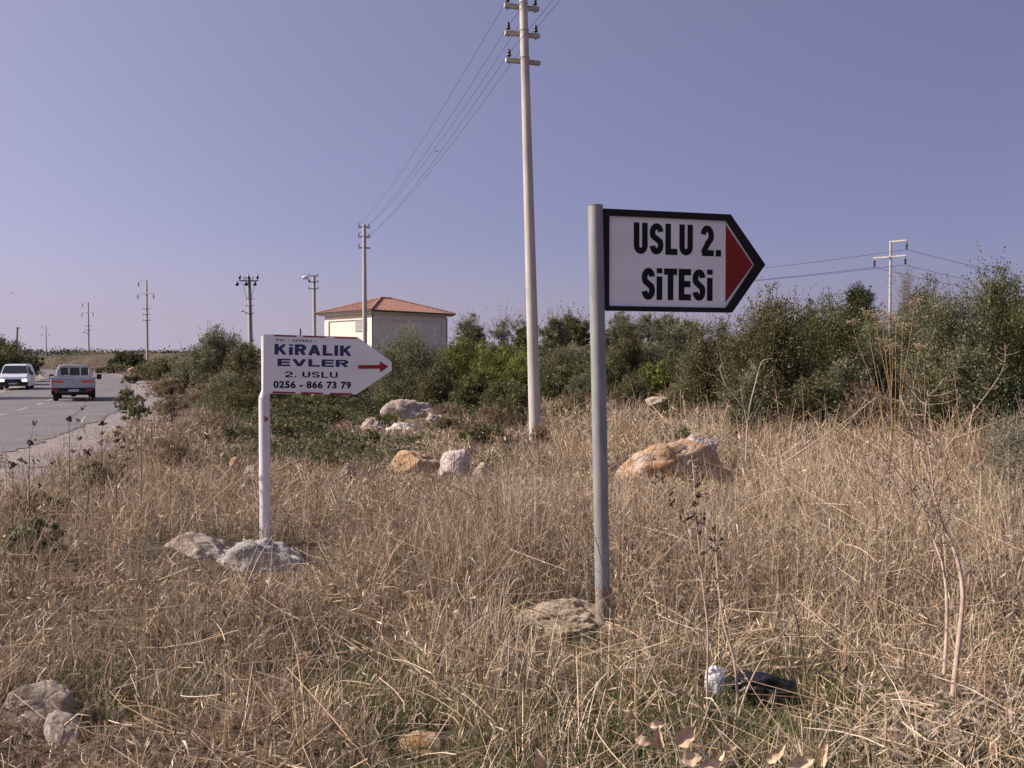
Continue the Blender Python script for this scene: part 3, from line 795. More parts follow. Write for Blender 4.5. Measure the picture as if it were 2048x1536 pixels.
# mid-ground scrub between the signs
mid = [(560, 24, 110, 812, 'green', 'low green scrub right of the top of the white post'),
       (640, 22, 110, 818, 'green', 'low green scrub under the middle of the white arrow sign'),
       (600, 19, 100, 846, 'brown', 'brown green scrub right of the white post, above the hollow'),
       (660, 16.5, 120, 878, 'green', 'green scrub below the reddish tan rock'),
       (610, 15, 90, 905, 'brown', 'dark scrub close behind the white post'),
       (720, 15.2, 80, 905, 'green', 'green scrub left of the long orange rock'),
       (830, 17.5, 110, 885, 'green', 'low green scrub above the long orange rock'),
       (890, 20, 90, 862, 'brown', 'brown green scrub right of the low jagged rock'),
       (770, 23, 70, 838, 'green', 'small green scrub left of the largest boulder'),
       (715, 26, 90, 806, 'dark', 'dark scrub below the tip of the white arrow sign'),
       (890, 25, 80, 815, 'dry', 'dry brown scrub right of the largest boulder'),
       (980, 19, 110, 822, 'dry', 'dry grey brown scrub left of the concrete pole foot'),
       (960, 17, 90, 858, 'brown', 'brown scrub near the foot of the concrete pole'),
       (1080, 16.6, 40, 845, 'dry', 'dead twigs leaning on the foot of the concrete pole'),
       (270, 24, 60, 795, 'green', 'bright green weed bush at the edge of the road'),
       (250, 30, 46, 778, 'brown', 'brown weed bush on the road verge beyond the bright green one'),
       (340, 27, 90, 788, 'dry', 'dry scrub on the verge left of the broad low bush'),
       (1310, 16, 90, 868, 'green', 'green weed patch left of the large orange boulder'),
       (1360, 14.5, 60, 852, 'green', 'green weed patch behind the large orange boulder'),
       (70, 9.0, 120, 990, 'brown', 'leafy brown green weeds beside the road at left'),
       (190, 10.5, 160, 930, 'brown', 'tangled weeds at the road edge right of the leafy weeds'),
       (60, 6.6, 130, 1040, 'olive', 'grey green weed clump at the left edge'),
       (330, 13.0, 120, 880, 'dry', 'dry brown weed clump left of the small orange rock')]
mid += [(545, 17.5, 100, 852, 'brown', 'brown green shrub left of the reddish tan rock, against the white post'),
        (470, 17, 110, 862, 'brown', 'brown shrub left of the middle of the white post'),
        (420, 20, 110, 835, 'dry', 'dry brown shrub on the slope below the olive tree'),
        (590, 27, 110, 800, 'green', 'green shrub under the blue phone number line'),
        (745, 18.2, 60, 906, 'green', 'small green shrub just below the rounded boulder'),
        (640, 13.4, 110, 925, 'green', 'nearest green shrub right of the white post'),
        (720, 13.0, 90, 940, 'brown', 'nearest brown shrub left of the long orange rock'),
        (905, 33, 80, 780, 'green', 'green shrub between the silvery olive bush and the bright bushes'),
        (1020, 21, 100, 800, 'brown', 'brown green shrub left of the concrete pole foot'),
        (1150, 23, 110, 785, 'brown', 'brown green shrub between the pole foot and the grey post')]
for k, (px, Y, w_, t_, kd, lab) in enumerate(mid):
    if 380 < px < 1030: t_ -= 8; w_ *= 1.1
    bushy(px, Y, w_, t_, kd, lab, 'shrub', 'shrub', seed=80 + k, lai=2.6, cap=12000, shoots=50, lobes=6, shootlen=0.25, leafk=0.8 if Y < 14 else 1.0, group='low scrub in the middle ground')

# far tree line on the ridge
def stuff_foliage(name, pts, leaf, kind, seed, sig, n_each):
    rng = np.random.default_rng(seed)
    P = np.repeat(np.array(pts), n_each, 0)
    C = P + rng.normal(size=P.shape) * np.array(sig)
    cols, asp = KINDS[kind]; cols = np.array(cols)
    t = np.clip(rng.normal(0.45, 0.3, len(C)), 0, 1)
    V, Fc = leaf_quads(rng, C, rng.normal(size=C.shape), leaf * rng.uniform(.6, 1.3, len(C)), leaf * 0.6 * rng.uniform(.6, 1.3, len(C)))
    c = np.where(t[:, None] < .5, cols[0] + (cols[1] - cols[0]) * t[:, None] * 2, cols[1] + (cols[2] - cols[1]) * (t[:, None] * 2 - 1))
    return tag(mesh_np(name, V, Fc, M['leaf'], None, np.repeat(c, 4, 0)), kind='stuff')
pts = []
_r = np.random.default_rng(15)
for k in range(1500):
    Y = _r.uniform(42, 190); d_ = _r.uniform(5.0, 40)
    if fbm(d_ * 0.2, Y * 0.2, 58) < 0.40: continue
    x = float(roadx(min(Y, 136))) + d_ * (1 if _r.random() < 0.75 or Y > 140 else -1) - (0 if Y < 136 else (Y - 136) * 0.6)
    if not (-0.62 < x / Y < -0.34): continue
    pts.append((x, Y, hz(x, Y) + _r.uniform(0.02, 0.35)))
o = stuff_foliage('verge_cover', pts, 0.17, 'dry', 16, (0.8, 0.8, 0.16), 70)
tag(o, 'dry brown ground cover along both sides of the far road', 'scrub')
rng = np.random.default_rng(5)
pts = []
for k in range(900):
    a = rng.uniform(-0.64, 0.64); Y = rng.uniform(470, 520)
    x = math.tan(a) * Y
    pts.append((x, Y, hz(x, Y) + rng.uniform(0.3, 2.2)))
o = stuff_foliage('far_woodland', pts, 1.4, 'dark', 6, (4.0, 4, 0.9), 26)
tag(o, 'dark far off woodland along the low ridge on the horizon', 'woodland')
# background scrub that fills behind the bushes
pts = []
for k in range(1500):
    a = rng.uniform(-0.36, 0.66); Y = rng.uniform(50, 100)
    x = math.tan(a) * Y
    if x - float(roadx(Y)) < 16: continue
    pts.append((x, Y, hz(x, Y) + rng.uniform(0.05, 0.5)))
o = stuff_foliage('scrub_cover', pts, 0.25, 'brown', 8, (0.9, 0.9, 0.28), 60)
tag(o, 'low scrub covering the field behind the bushes', 'scrub')

def near_rock(x, y, hgt=0.2):
    for (rx, ry, a, b) in ROCKS:
        dist = math.hypot(rx, ry); ux, uy = rx / dist, ry / dist
        al = (rx - x) * ux + (ry - y) * uy; la = (rx - x) * uy - (ry - y) * ux
        if abs(la) < a * 1.1 + 0.15 and -b < al < 7 and hgt > 1.35 * (al - b) / dist: return True
    return False
rng_s = np.random.default_rng(909)
pts = []
for k in range(3600):
    Y = 12.5 + 26 * rng_s.random() ** 1.2; px = rng_s.uniform(400, 1010)
    x = X(px, Y)
    if fbm(x * 0.8, Y * 0.8, 55) < 0.44 + 0.10 * abs(px - 690) / 300: continue
    hg = rng_s.uniform(0.0, 0.10 + 1.3 * max(0, float(fbm(x * 1.1, Y * 1.1, 57)) - 0.42))
    if near_rock(x, Y, hg + 0.10): continue
    pts.append((x, Y, hz(x, Y) + hg))
o = stuff_foliage('ground_scrub', pts[::2], 0.055, 'green', 18, (0.22, 0.22, 0.10), 80)
tag(o, 'low green scrub covering the ground between the two signs', 'scrub')
o = stuff_foliage('brown_scrub', pts[1::2], 0.06, 'brown', 19, (0.26, 0.26, 0.12), 60)
tag(o, 'low brownish scrub mixed into the green ground cover', 'scrub')

# ---------------------------------------------------------------- signs
class Plane:
    """upright sign plane; px,py -> (u, v) in metres and back to the sign's local frame"""
    def __init__(s, O, U, tilt=0.0):
        s.O = Vector(O); s.U = Vector(U).normalized()
        s.V = Vector((0, 0, 1)); s.V = (s.V - s.U * s.U.dot(s.V)).normalized()
        s.N = s.U.cross(s.V)           # towards the camera
    def uv(s, px, py):
        d = ray(px, py); C = Vector((0, 0, CAMZ))
        t = (s.O - C).dot(s.N) / d.dot(s.N)
        q = C + d * t - s.O
        return (q.dot(s.U), q.dot(s.V))
    def p(s, uv, off=0.0):
        return s.O + s.U * uv[0] + s.V * uv[1] + s.N * off

def text_mesh(string, pl, tl, br, bl, off, mat, name, parent, bold=0.02, thick=0.0015, lspace=1.0):
    """fit the string between pixel corners top-left / bottom-right on the plane"""
    cu = bpy.data.curves.new('t', 'FONT'); cu.body = string; cu.offset = bold; cu.extrude = 0.01
    cu.space_character = lspace; cu.resolution_u = 6
    ob = bpy.data.objects.new('t', cu); COL.objects.link(ob)
    dg = bpy.context.evaluated_depsgraph_get(); dg.update()
    me = bpy.data.meshes.new_from_object(ob.evaluated_get(dg))
    bpy.data.objects.remove(ob); bpy.data.curves.remove(cu)
    n = len(me.vertices); co = np.empty(n * 3, np.float32); me.vertices.foreach_get('co', co); co = co.reshape(-1, 3)
    lo, hi = co.min(0), co.max(0)
    a, b, c = pl.uv(*tl), pl.uv(*br), pl.uv(*bl)
    u0, u1, v1, v0 = a[0], b[0], a[1], c[1]
    inv = parent.matrix_world.inverted() if False else None
    out = []
    for q in co:
        u = u0 + (q[0] - lo[0]) / (hi[0] - lo[0]) * (u1 - u0)
        v = v0 + (q[1] - lo[1]) / (hi[1] - lo[1]) * (v1 - v0)
        w = off + (q[2] - lo[2]) / max(hi[2] - lo[2], 1e-6) * thick
        out.append(pl.p((u, v), w) - Vector(parent_base(parent)))
    me.vertices.foreach_set('co', np.array([tuple(q) for q in out], np.float32).ravel())
    me.materials.clear(); me.materials.append(mat); me.name = name
    me.update()
    return link(bpy.data.objects.new(name, me), parent)

def glyph(ch, w, s):
    """centre lines of a heavy sans letter in a w x 1 box, stroke s"""
    l, r, b, t = s / 2, w - s / 2, s / 2, 1 - s / 2
    def arc(cx, cy, rx, ry, a0, a1, n=12):
        return [(cx + rx * math.cos(R(a0 + (a1 - a0) * i / n)), cy + ry * math.sin(R(a0 + (a1 - a0) * i / n))) for i in range(n + 1)]
    c = w / 2; rx = (r - l) / 2; ry = min(rx * 1.15, 0.34)
    if ch == 'U': return [[(l, 1)] + arc(c, b + ry, rx, ry, 180, 360) + [(r, 1)]]
    if ch in 'I': return [[(l, 0), (l, 1)]]
    if ch == 'i': return [[(l, 0), (l, 0.74)], [(l, 0.84), (l, 1.0)]]
    if ch == '.': return [[(l, 0), (l, s * 1.05)]]
    if ch == 'L': return [[(l, 1), (l, 0)], [(l, b), (w, b)]]
    if ch == 'T': return [[(0, t), (w, t)], [(c, t), (c, 0)]]
    if ch == 'E': return [[(l, 0), (l, 1)], [(l, t), (w, t)], [(l, 0.52), (w * 0.95, 0.52)], [(l, b), (w, b)]]
    if ch == 'V': return [[(s * .52, 1), (c, s * .1)], [(w - s * .52, 1), (c, s * .1)]]
    if ch == 'A': return [[(s * .52, 0), (c, 1 - s * .1)], [(w - s * .52, 0), (c, 1 - s * .1)], [(w * 0.24, 0.30), (w * 0.76, 0.30)]]
    if ch == 'K': return [[(l, 0), (l, 1)], [(l, 0.36), (w - s * .6, 1)], [(w * 0.40, 0.60), (w - s * .55, 0)]]
    if ch == 'R':
        m = 0.50; q = (t - m) / 2
        return [[(l, 0), (l, 1)], [(l, t)] + arc(r - q * .9, m + q, q * .9, q, 90, -90) + [(l, m)], [(w * 0.55, m), (w - s * .55, 0)]]
    if ch == 'S':
        u = (t - b) / 4; h1 = t - u
        return [arc(c, h1, rx, u * 1.02, 8, 90, 7) + arc(c, h1, rx, u * 1.0, 90, 215, 10)[1:] + [(c, 0.50)] + list(reversed(arc(c, b + u, rx, u * 1.0, -90, 35, 10))) + list(reversed(arc(c, b + u, rx, u * 1.02, -172, -90, 7)))[1:]]
    if ch == '2':
        u = (t - b) * 0.29; h1 = t - u
        return [arc(c, h1, rx, u, 172, -32, 16) + [(w * .55, 0.42), (l + s * .2, 0.17), (l + s * .1, b)], [(l * .6, b), (w, b)]]
    return []

def bold_text(string, pl, tl, br, bl, off, mat, name, parent, wu=0.5, s=0.15, gap=0.12, space=0.35, slant_fit=True):
    wid = {'I': s, 'i': s, '.': s, ' ': space, 'L': wu * .88, 'T': wu * 1.0, 'E': wu * .95, 'A': wu * 1.12, 'K': wu * 1.08, 'V': wu * 1.1}
    tot = sum(wid.get(ch, wu) for ch in string) + gap * (len(string) - 1)
    a, b, c = pl.uv(*tl), pl.uv(*br), pl.uv(*bl)
    u0, u1, v1, v0 = a[0], b[0], a[1], c[1]
    sx = (u1 - u0) / tot; sy = v1 - v0
    B = parent_base(parent); mb = MB(); x = 0.0; k = 0
    for ch in string:
        w = wid.get(ch, wu)
        for path in glyph(ch, w, s):
            P = [Vector((p[0], p[1])) for p in path]
            Lp, Rp = [], []
            for i, p in enumerate(P):
                d0 = (P[i] - P[i - 1]).normalized() if i else (P[1] - P[0]).normalized()
                d1 = (P[i + 1] - P[i]).normalized() if i < len(P) - 1 else d0
                m = (d0 + d1).normalized(); n = Vector((-m.y, m.x)); kf = 1 / max(n.dot(Vector((-d1.y, d1.x))), 0.5)
                Lp.append(p + n * s / 2 * kf); Rp.append(p - n * s / 2 * kf)
            th = 0.0012 + 0.00012 * (k % 4); k += 1
            n_ = len(P); vs = []
            for q in Lp + Rp:
                for o_ in (off, off + th):
                    vs.append(pl.p((u0 + (x + min(max(q.x, -0.01), w + 0.01)) * sx, v0 + min(max(q.y, 0.0), 1.0) * sy), o_) - B)
            fs_ = []
            for i in range(n_ - 1):
                a0, a1_, b0, b1_ = 2 * i, 2 * (i + 1), 2 * (n_ + i), 2 * (n_ + i + 1)
                fs_ += [(a0 + 1, b0 + 1, b1_ + 1, a1_ + 1), (a0, a1_, a1_ + 1, a0 + 1), (b0, b0 + 1, b1_ + 1, b1_)]
            e0, e1 = 0, 2 * n_; fs_.append((e0, e0 + 1, e1 + 1, e1)); e0, e1 = 2 * (n_ - 1), 2 * (2 * n_ - 1); fs_.append((e0, e1, e1 + 1, e0 + 1))
            mb.add(vs, fs_)
        x += w + gap
    return mb.build(name, mat, parent)

def parent_base(o):
    b = Vector((0, 0, 0))
    while o is not None:
        b += o.location; o = o.parent
    return b

# --- sign with black frame on the grey post
Yp = 5.4
top1 = W(1190.7, 411, Yp); foot1 = W(1206.5, 1250, Yp)
g1 = Vector((foot1.x, Yp, hz(foot1.x, Yp) - 0.1))
S1 = empty('direction_sign', g1, 0, 'black framed white arrow sign with red tip on a leaning grey steel post', 'sign')
B1 = Vector(g1)
axis = (top1 - foot1).normalized()
foot1e = foot1 - axis * ((foot1.z - g1.z) / axis.z)
r1 = 0.0465
knee = foot1e + axis * 0.34
MB().tube([knee - B1, top1 - B1], [r1, r1], 28).build('post', M['galv'], S1)
MB().tube([foot1e - B1, knee - B1 - axis * 0.0], [r1 * 1.0, r1 * 1.0], 28).build('post_foot', M['galv_rust'], S1)
MB().tube([top1 - B1, top1 - B1 + axis * 0.006], [r1 + 0.003, r1 * 0.8], 28).build('cap', M['galv'], S1)
z5 = lambda x, y: (1140 + x / 4.876, 380 + y / 4.876)
yaw1 = math.atan2(0.22, 0.842)
O1 = W(*z5(325, 185), Yp - 0.0)
P1 = Plane(O1, (math.cos(yaw1), math.sin(yaw1), 0))
outer = [P1.uv(*z5(*q)) for q in [(325, 187), (1560, 236), (1897, 728), (1575, 1198), (342, 1173)]]
inner = [P1.uv(*z5(*q)) for q in [(378, 258), (1522, 292), (1797, 735), (1512, 1160), (395, 1120)]]
vt = (outer[0][1] + outer[1][1]) / 2; vb = (outer[3][1] + outer[4][1]) / 2
outer = [(0.0, vt), (outer[1][0], vt), (outer[2][0], (vt + vb) / 2), (outer[3][0], vb), (0.0, vb)]
vit = (inner[0][1] + inner[1][1]) / 2; vib = (inner[3][1] + inner[4][1]) / 2
inner = [(inner[0][0], vit), (inner[1][0], vit), (inner[2][0], (vt + vb) / 2), (inner[1][0], vib), (inner[0][0], vib)]
def lp(pl, B, off):
    return lambda q: pl.p(q, off) - B
MB().ringprism(outer, inner, lp(P1, B1, -0.03), lp(P1, B1, 0.012)).build('frame', M['frame'], S1)
grow = [(inner[0][0] - .01, vit + .01), (inner[1][0] + .004, vit + .01), (inner[2][0] + .012, inner[2][1]), (inner[3][0] + .004, vib - .01), (inner[0][0] - .01, vib - .01)]
pn1 = MB().prism(grow, lp(P1, B1, -0.014), lp(P1, B1, -0.004)).build('panel', M['sign_white'], S1)
ra, rb, rc = [P1.uv(*z5(*q)) for q in [(1522, 338), (1783, 730), (1520, 1098)]]
MB().prism([ra, rb, (ra[0], rc[1])], lp(P1, B1, -0.0038), lp(P1, B1, -0.0028)).build('red_triangle', M['red'], pn1)
bold_text('USLU 2.', P1, z5(625, 314), z5(1475, 645), z5(625, 620), -0.0038, M['ink'], 'lettering', pn1, wu=0.50, s=0.20, gap=0.075, space=0.14)
bold_text('SiTESi', P1, z5(702, 757), z5(1392, 1080), z5(702, 1068), -0.0038, M['ink'], 'lettering', pn1, wu=0.46, s=0.20, gap=0.06)
# weld brackets between post and frame
for vv in (vt - 0.04, vb + 0.04):
    mbk = MB()
    q = P1.p((0.0, vv), -0.01) - B1
    t_ = (q.z - (foot1e - B1).z) / axis.z
    c_ = (foot1e - B1) + axis * t_
    mbk.tube([c_ + (q - c_) * 0.6, q + P1.U * 0.004], [0.012, 0.012], 8)
    mbk.build('bracket', M['frame'], S1)

# --- white arrow sign on the white post
Yq = 7.6
z4 = lambda x, y: (500 + x / 6.827, 650 + y / 6.827)
O2 = W(*z4(190, 125), Yq)
yaw2 = math.atan2(0.26, 0.765)
tl2 = R(-1.1)
U2 = Vector((math.cos(yaw2) * math.cos(tl2), math.sin(yaw2) * math.cos(tl2), math.sin(tl2)))
P2 = Plane(O2, U2)
pc = W(527.5, 1095, Yq)
g2 = Vector((pc.x, Yq + 0.05, hz(pc.x, Yq) - 0.1))
S2 = empty('direction_sign', g2, 0, 'small white arrow sign with blue lettering and red arrow on a white post', 'sign')
B2 = Vector(g2)
zt = W(527, 783, Yq).z; zs = W(527, 797, Yq).z; zf = W(527, 1090, Yq).z; ztop = W(527, 672, Yq).z
xl = X(528.0, Yq + .05) - B2.x
r2 = 0.0475
MB().tube([(xl, 0, zf + 0.05 - B2.z), (xl, 0, zs - B2.z)], [r2, r2], 26, cap=False).build('post', M['post_white'], S2)
MB().tube([(xl, 0, -0.05), (xl, 0, zf + 0.05 - B2.z)], [r2 * 1.0, r2 * 1.0], 26, cap=False).build('post_foot', M['post_white_dirty'], S2)
MB().tube([(xl, 0, zs - B2.z), (xl + 0.012, 0, zt + 0.01 - B2.z), (xl + 0.012, 0, ztop - B2.z)], [r2, r2 * 0.70, r2 * 0.70], 26).build('post_neck', M['post_white'], S2)
MB().tube([(xl, 0, zs - 0.74 - B2.z), (xl, 0, zs - 0.73 - B2.z)], [r2 + .0015, r2 + .0015], 26).build('weld_ring', M['post_white'], S2)
poly = [P2.uv(*z4(*q)) for q in [(190, 125), (1465, 163), (1930, 500), (1938, 620), (1450, 950), (178, 935)]]
poly[0] = (0, 0)
pn2 = MB().prism(poly, lp(P2, B2, 0.0), lp(P2, B2, 0.004)).build('panel', M['sign_white2'], S2)
def z4poly(pts, off, mat, name, parent, pl=P2, B=B2, th=0.0012):
    return MB().prism([pl.uv(*z4(*q)) for q in pts][::-1], lp(pl, B, off), lp(pl, B, off + th)).build(name, mat, parent)
for (a, b, y0, y1) in [(325, 635, 133, 145), (722, 1025, 145, 156), (1155, 1460, 162, 171)]:
    z4poly([(a, y0), (b, y1), (b, y1 + 18), (a, y0 + 20)], 0.0042, M['red_dark'], 'red_stripe', pn2)
for (a, b, y0, y1) in [(305, 620, 905, 915), (695, 998, 915, 922), (1092, 1390, 924, 930)]:
    z4poly([(a, y0), (b, y1), (b, y1 + 20), (a, y0 + 26)], 0.0042, M['red_dark'], 'red_stripe', pn2)
z4poly([(1478, 546), (1772, 545), (1770, 495), (1890, 566), (1775, 650), (1774, 596), (1478, 600)], 0.0042, M['red_dark'], 'red_arrow', pn2)
for (s_, x0, x1, y0, y1, m_, wu_, st_, gp_, sp_) in [('KiRALIK', 335, 1390, 256, 404, 'ink_blue', 0.68, 0.23, 0.11, 0), ('EVLER', 375, 1343, 458, 560, 'ink_blue', 0.74, 0.225, 0.10, 0), ('2. USLU', 475, 1195, 632, 713, 'ink', 0.68, 0.17, 0.14, 0.22)]:
    bold_text(s_, P2, z4(x0, y0), z4(x1, y1), z4(x0, y1), 0.0042, M[m_], 'lettering', pn2, wu=wu_, s=st_, gap=gp_, space=sp_)
for (s_, x0, x1, y0, y1, m_, bo) in [('TV. - UYDU -', 340, 908, 190, 222, 'ink_blue', 0.035), ('0256 - 866 73 79', 320, 1378, 760, 862, 'ink', 0.038)]:
    text_mesh(s_, P2, z4(x0, y0), z4(x1, y1), z4(x0, y1), 0.0042, M[m_], 'lettering', pn2, bold=bo, lspace=1.1)
# red triangle sticker on the post, wrapped round the tube
tz = W(530, 838, Yq).z - B2.z
vs = []
for (a0, dz) in [(-75, 0.028), (-40, 0.012), (-25, 0.0), (-40, -0.012), (-72, -0.026)]:
    a = R(a0); vs.append((xl + math.cos(a) * (r2 + .001), math.sin(a) * (r2 + .001), tz + dz))
vs2 = [((p[0] - xl) * 1.02 + xl, p[1] * 1.02, p[2]) for p in vs]
MB().add(vs + vs2, [(0, 1, 2, 3, 4), (9, 8, 7, 6, 5)] + [(i, (i + 1) % 5, 5 + (i + 1) % 5, 5 + i) for i in range(5)]).build('red_sticker', M['red_dark'], S2)

# ---------------------------------------------------------------- power poles
def pin_insulator(mb, c, k=1.0):
    x, y, z = c
    mb.lathe([(0.008 * k, -0.10 * k), (0.008 * k, 0.02 * k), (0.035 * k, 0.02 * k), (0.04 * k, 0.045 * k), (0.022 * k, 0.06 * k), (0.034 * k, 0.075 * k), (0.03 * k, 0.11 * k), (0.018 * k, 0.13 * k), (0.006 * k, 0.15 * k)], (x, y, z), 10)
def hang_insulator(mb, c, k=1.0):
    x, y, z = c
    prof = [(0.02 * k, -0.62 * k)]
    for i in range(4):
        z0 = -0.58 + i * 0.11
        prof += [(0.03 * k, z0 * k), (0.10 * k, (z0 + 0.02) * k), (0.09 * k, (z0 + 0.07) * k), (0.03 * k, (z0 + 0.09) * k)]
    prof += [(0.015 * k, -0.12 * k), (0.015 * k, 0)]
    mb.lathe(prof, (x, y, z), 8)

def arm_frame(p, ang):
    """matrix: x along the arm"""
    return Matrix.Translation(Vector(p)) @ Matrix.Rotation(ang, 4, 'Z')

def lv_pole(base, top, ang, arms, r0, r1_, label, armlen=0.72, name='power_pole', lamp=None, group=None, steel=False):
    """arms: list of (height fraction z world, [insulator x offsets])"""
    base = Vector(base); top = Vector(top)
    root = empty(name, base, 0, label, 'power pole', group)
    ax = top - base
    MB().tube([(0, 0, 0), ax * 0.5, ax], [r0, (r0 + r1_) / 2, r1_], 20).build('shaft', M['concrete'], root)
    wire_pts = []
    for (z, ins) in arms:
        c = ax * ((z - base.z) / ax.z)
        rad = r0 + (r1_ - r0) * (c.z / ax.z)
        A = arm_frame(c + Vector((0, 0, 0)), ang)
        off = rad + 0.040
        mb = MB()
        if steel:
            mb.box((0, off, 0), (armlen, 0.06, 0.06), A)
        else:
            mb.box((0, off, 0), (armlen, 0.09, 0.085), A, bev=0.006)
        arm = mb.build('crossarm', M['steel_dark'] if steel else M['concrete'], root)
        if not steel:
            hb = MB()
            for xx in (-0.24, -0.20, -0.16, -0.12, 0.12, 0.16, 0.20):
                hb.tube([(xx, off - 0.0452, 0.012), (xx, off - 0.047, 0.012)], [0.009, 0.009], 8, M=A)
            hb.build('bolt_holes', M['steel_dark'], arm)
            cl = MB()
            cl.tube([A @ Vector((math.cos(t) * (rad + .008), math.sin(t) * (rad + .008) , 0.03)) for t in np.linspace(0, 2 * math.pi, 17)], 0.006, 5)
            cl.build('clamp_band', M['galv'], root)
        for xi in ins:
            m_ = MB()
            k = 1.12
            q = A @ Vector((xi, off, 0.055))
            if steel:
                m_.tube([A @ Vector((xi, off, 0.0)), A @ Vector((xi, off, 0.16))], [0.02, 0.025], 8)
            else:
                pin_insulator(m_, q, k)
                m_.tube([A @ Vector((xi, off, -0.045)), A @ Vector((xi, off, -0.085))], [0.012, 0.01], 6)
            m_.build('insulator', M['insulator'], arm)
            wire_pts.append(base + q + Vector((0, 0, 0.09 if not steel else 0.12)))
    return root, wire_pts

ang1 = math.atan2(0.2, 0.69)
YP = 17.5
b1 = W(1071.5, 905, YP); b1.z = hz(b1.x, YP) - 0.2
t1 = W(1045.5, -35, YP)
zz = lambda py: float(W(1045, py, YP).z)
pole1, wp1 = lv_pole(b1, t1, ang1, [(zz(10.0), [-0.29, 0.28]), (zz(64.5), [-0.29, 0.28]), (zz(119), [-0.29])], 0.125, 0.078, 'tall leaning concrete power pole with three crossarms, nearest of the poles')
YP2 = 50.0
b2 = W(730, 720, YP2); b2.z = hz(b2.x, YP2) - 0.3
t2 = W(728.5, 449, YP2)
z2 = lambda py: float(W(728, py, YP2).z)
pole2, wp2 = lv_pole(b2, t2, ang1, [(z2(453.5), [-0.30, 0.28]), (z2(473), [-0.30, 0.28]), (z2(495), [-0.30])], 0.15, 0.10, 'concrete power pole rising in front of the tiled roof building')
# wires run from behind the camera over pole 1 to pole 2
def sagline(a, b, sag, n=24):
    a, b = Vector(a), Vector(b)
    return [a.lerp(b, i / n) - Vector((0, 0, 4 * sag * (i / n) * (1 - i / n))) for i in range(n + 1)]
names5 = ['cable on the left end of the top crossarm of the nearest pole', 'cable on the right end of the top crossarm of the nearest pole', 'cable on the left end of the middle crossarm of the nearest pole',
          'cable on the right end of the middle crossarm of the nearest pole', 'lowest cable on the single insulator of the bottom crossarm of the nearest pole']
for k in range(5):
    a, b = wp1[k], wp2[k]
    back = a + Vector((8.5, -33, 0.3))
    pts = sagline(back, a, 0.5, 20) + sagline(a, b, 0.45, 26)[1:]
    o = MB().tube(pts, 0.0050, 5).build('power_cable', M['wire'])
    tag(o, names5[k], 'cable', 'cables strung between the two near poles')

def hv_pole(px, ptop, pbase, Y, arm1, arm2, ang, label, mirror=1, steps=True, lamp=None, r0=0.17, r1_=0.10, mat='concrete'):
    """top arm to one side, second arm to both; three hanging insulators"""
    b = W(px, pbase, Y); t = W(px, ptop, Y)
    b.z = min(b.z, hz(b.x, Y)) - 0.2
    root = empty('power_pole', b, 0, label, 'power pole', 'tall power poles with hanging insulators')
    H = t.z - b.z
    MB().tube([(0, 0, 0), (0, 0, H)], [r0, r1_], 14).build('shaft', M[mat], root)
    att = []
    za = W(px, arm2, Y).z - b.z
    A1 = arm_frame((0, 0, H - 0.06), ang); A2 = arm_frame((0, 0, za), ang)
    L = 1.2
    c1 = MB().box((mirror * L * 0.48, 0, 0), (L * 1.1, 0.11, 0.12), A1, bev=0.01).build('crossarm', M[mat], root)
    c2 = MB().box((0, -r0 - 0.02, 0), (2 * L + 0.1, 0.11, 0.12), A2, bev=0.01).build('crossarm', M[mat], root)
    for (Aa, xx, yy, pa) in ((A1, mirror * L, 0, c1), (A2, -L * 0.97, -r0 - 0.02, c2), (A2, L * 0.97, -r0 - 0.02, c2)):
        m_ = MB(); q = Aa @ Vector((xx, yy, -0.06)); hang_insulator(m_, q, 1.0)
        m_.build('insulator', M['insulator'], pa)
        att.append(b + q + Vector((0, 0, -0.64)))
    if steps:
        for pyk in steps:
            m_ = MB(); z_ = W(px, pyk, Y).z - b.z
            m_.box((0, -0.13, z_), (0.95, 0.05, 0.06))
            for s_ in (-0.42, 0.42): m_.box((s_, -0.13, z_ + 0.08), (0.05, 0.05, 0.12))
            m_.build('bracket', M['steel_dark'], root)
    if lamp:
        lx, ly = lamp
        q = W(lx, ly, Y) - b
        m_ = MB().tube([(0, -0.1, q.z - 0.35), (q.x * 0.6, -0.15, q.z - 0.12), (q.x, -0.2, q.z)], [0.035, 0.03, 0.03], 8).build('lamp_arm', M['steel_dark'], root)
        MB().lathe([(0.03, -0.28), (0.10, -0.2), (0.13, 0.0), (0.10, 0.2), (0.04, 0.26)], (q.x - 0.2, -0.2, q.z + 0.02), 10, axis='x').build('lamp_head', M['lamp_shell'], root)
    return root, att
steps1 = [618, 629, 641]
pa, atA = hv_pole(295, 560.5, 738, 110, 0, 587, R(-16), 'roadside power pole with hanging insulators, nearest of the three at left', -1, steps1)
pb, atB = hv_pole(178, 604.5, 735, 148, 0, 625, R(-18), 'roadside power pole with a lamp, middle of the three at left', -1, [652, 660], lamp=(170, 664))
pc_, atC = hv_pole(93, 650.5, 742, 214, 0, 667, R(-20), 'smallest roadside power pole, farthest of the three at left', -1, None)
pd, atD = hv_pole(1780, 482, 620, 67, 0, 514, R(-45), 'pale power pole with hanging insulators rising above the bushes at right', 1, None, r0=0.12, r1_=0.085)

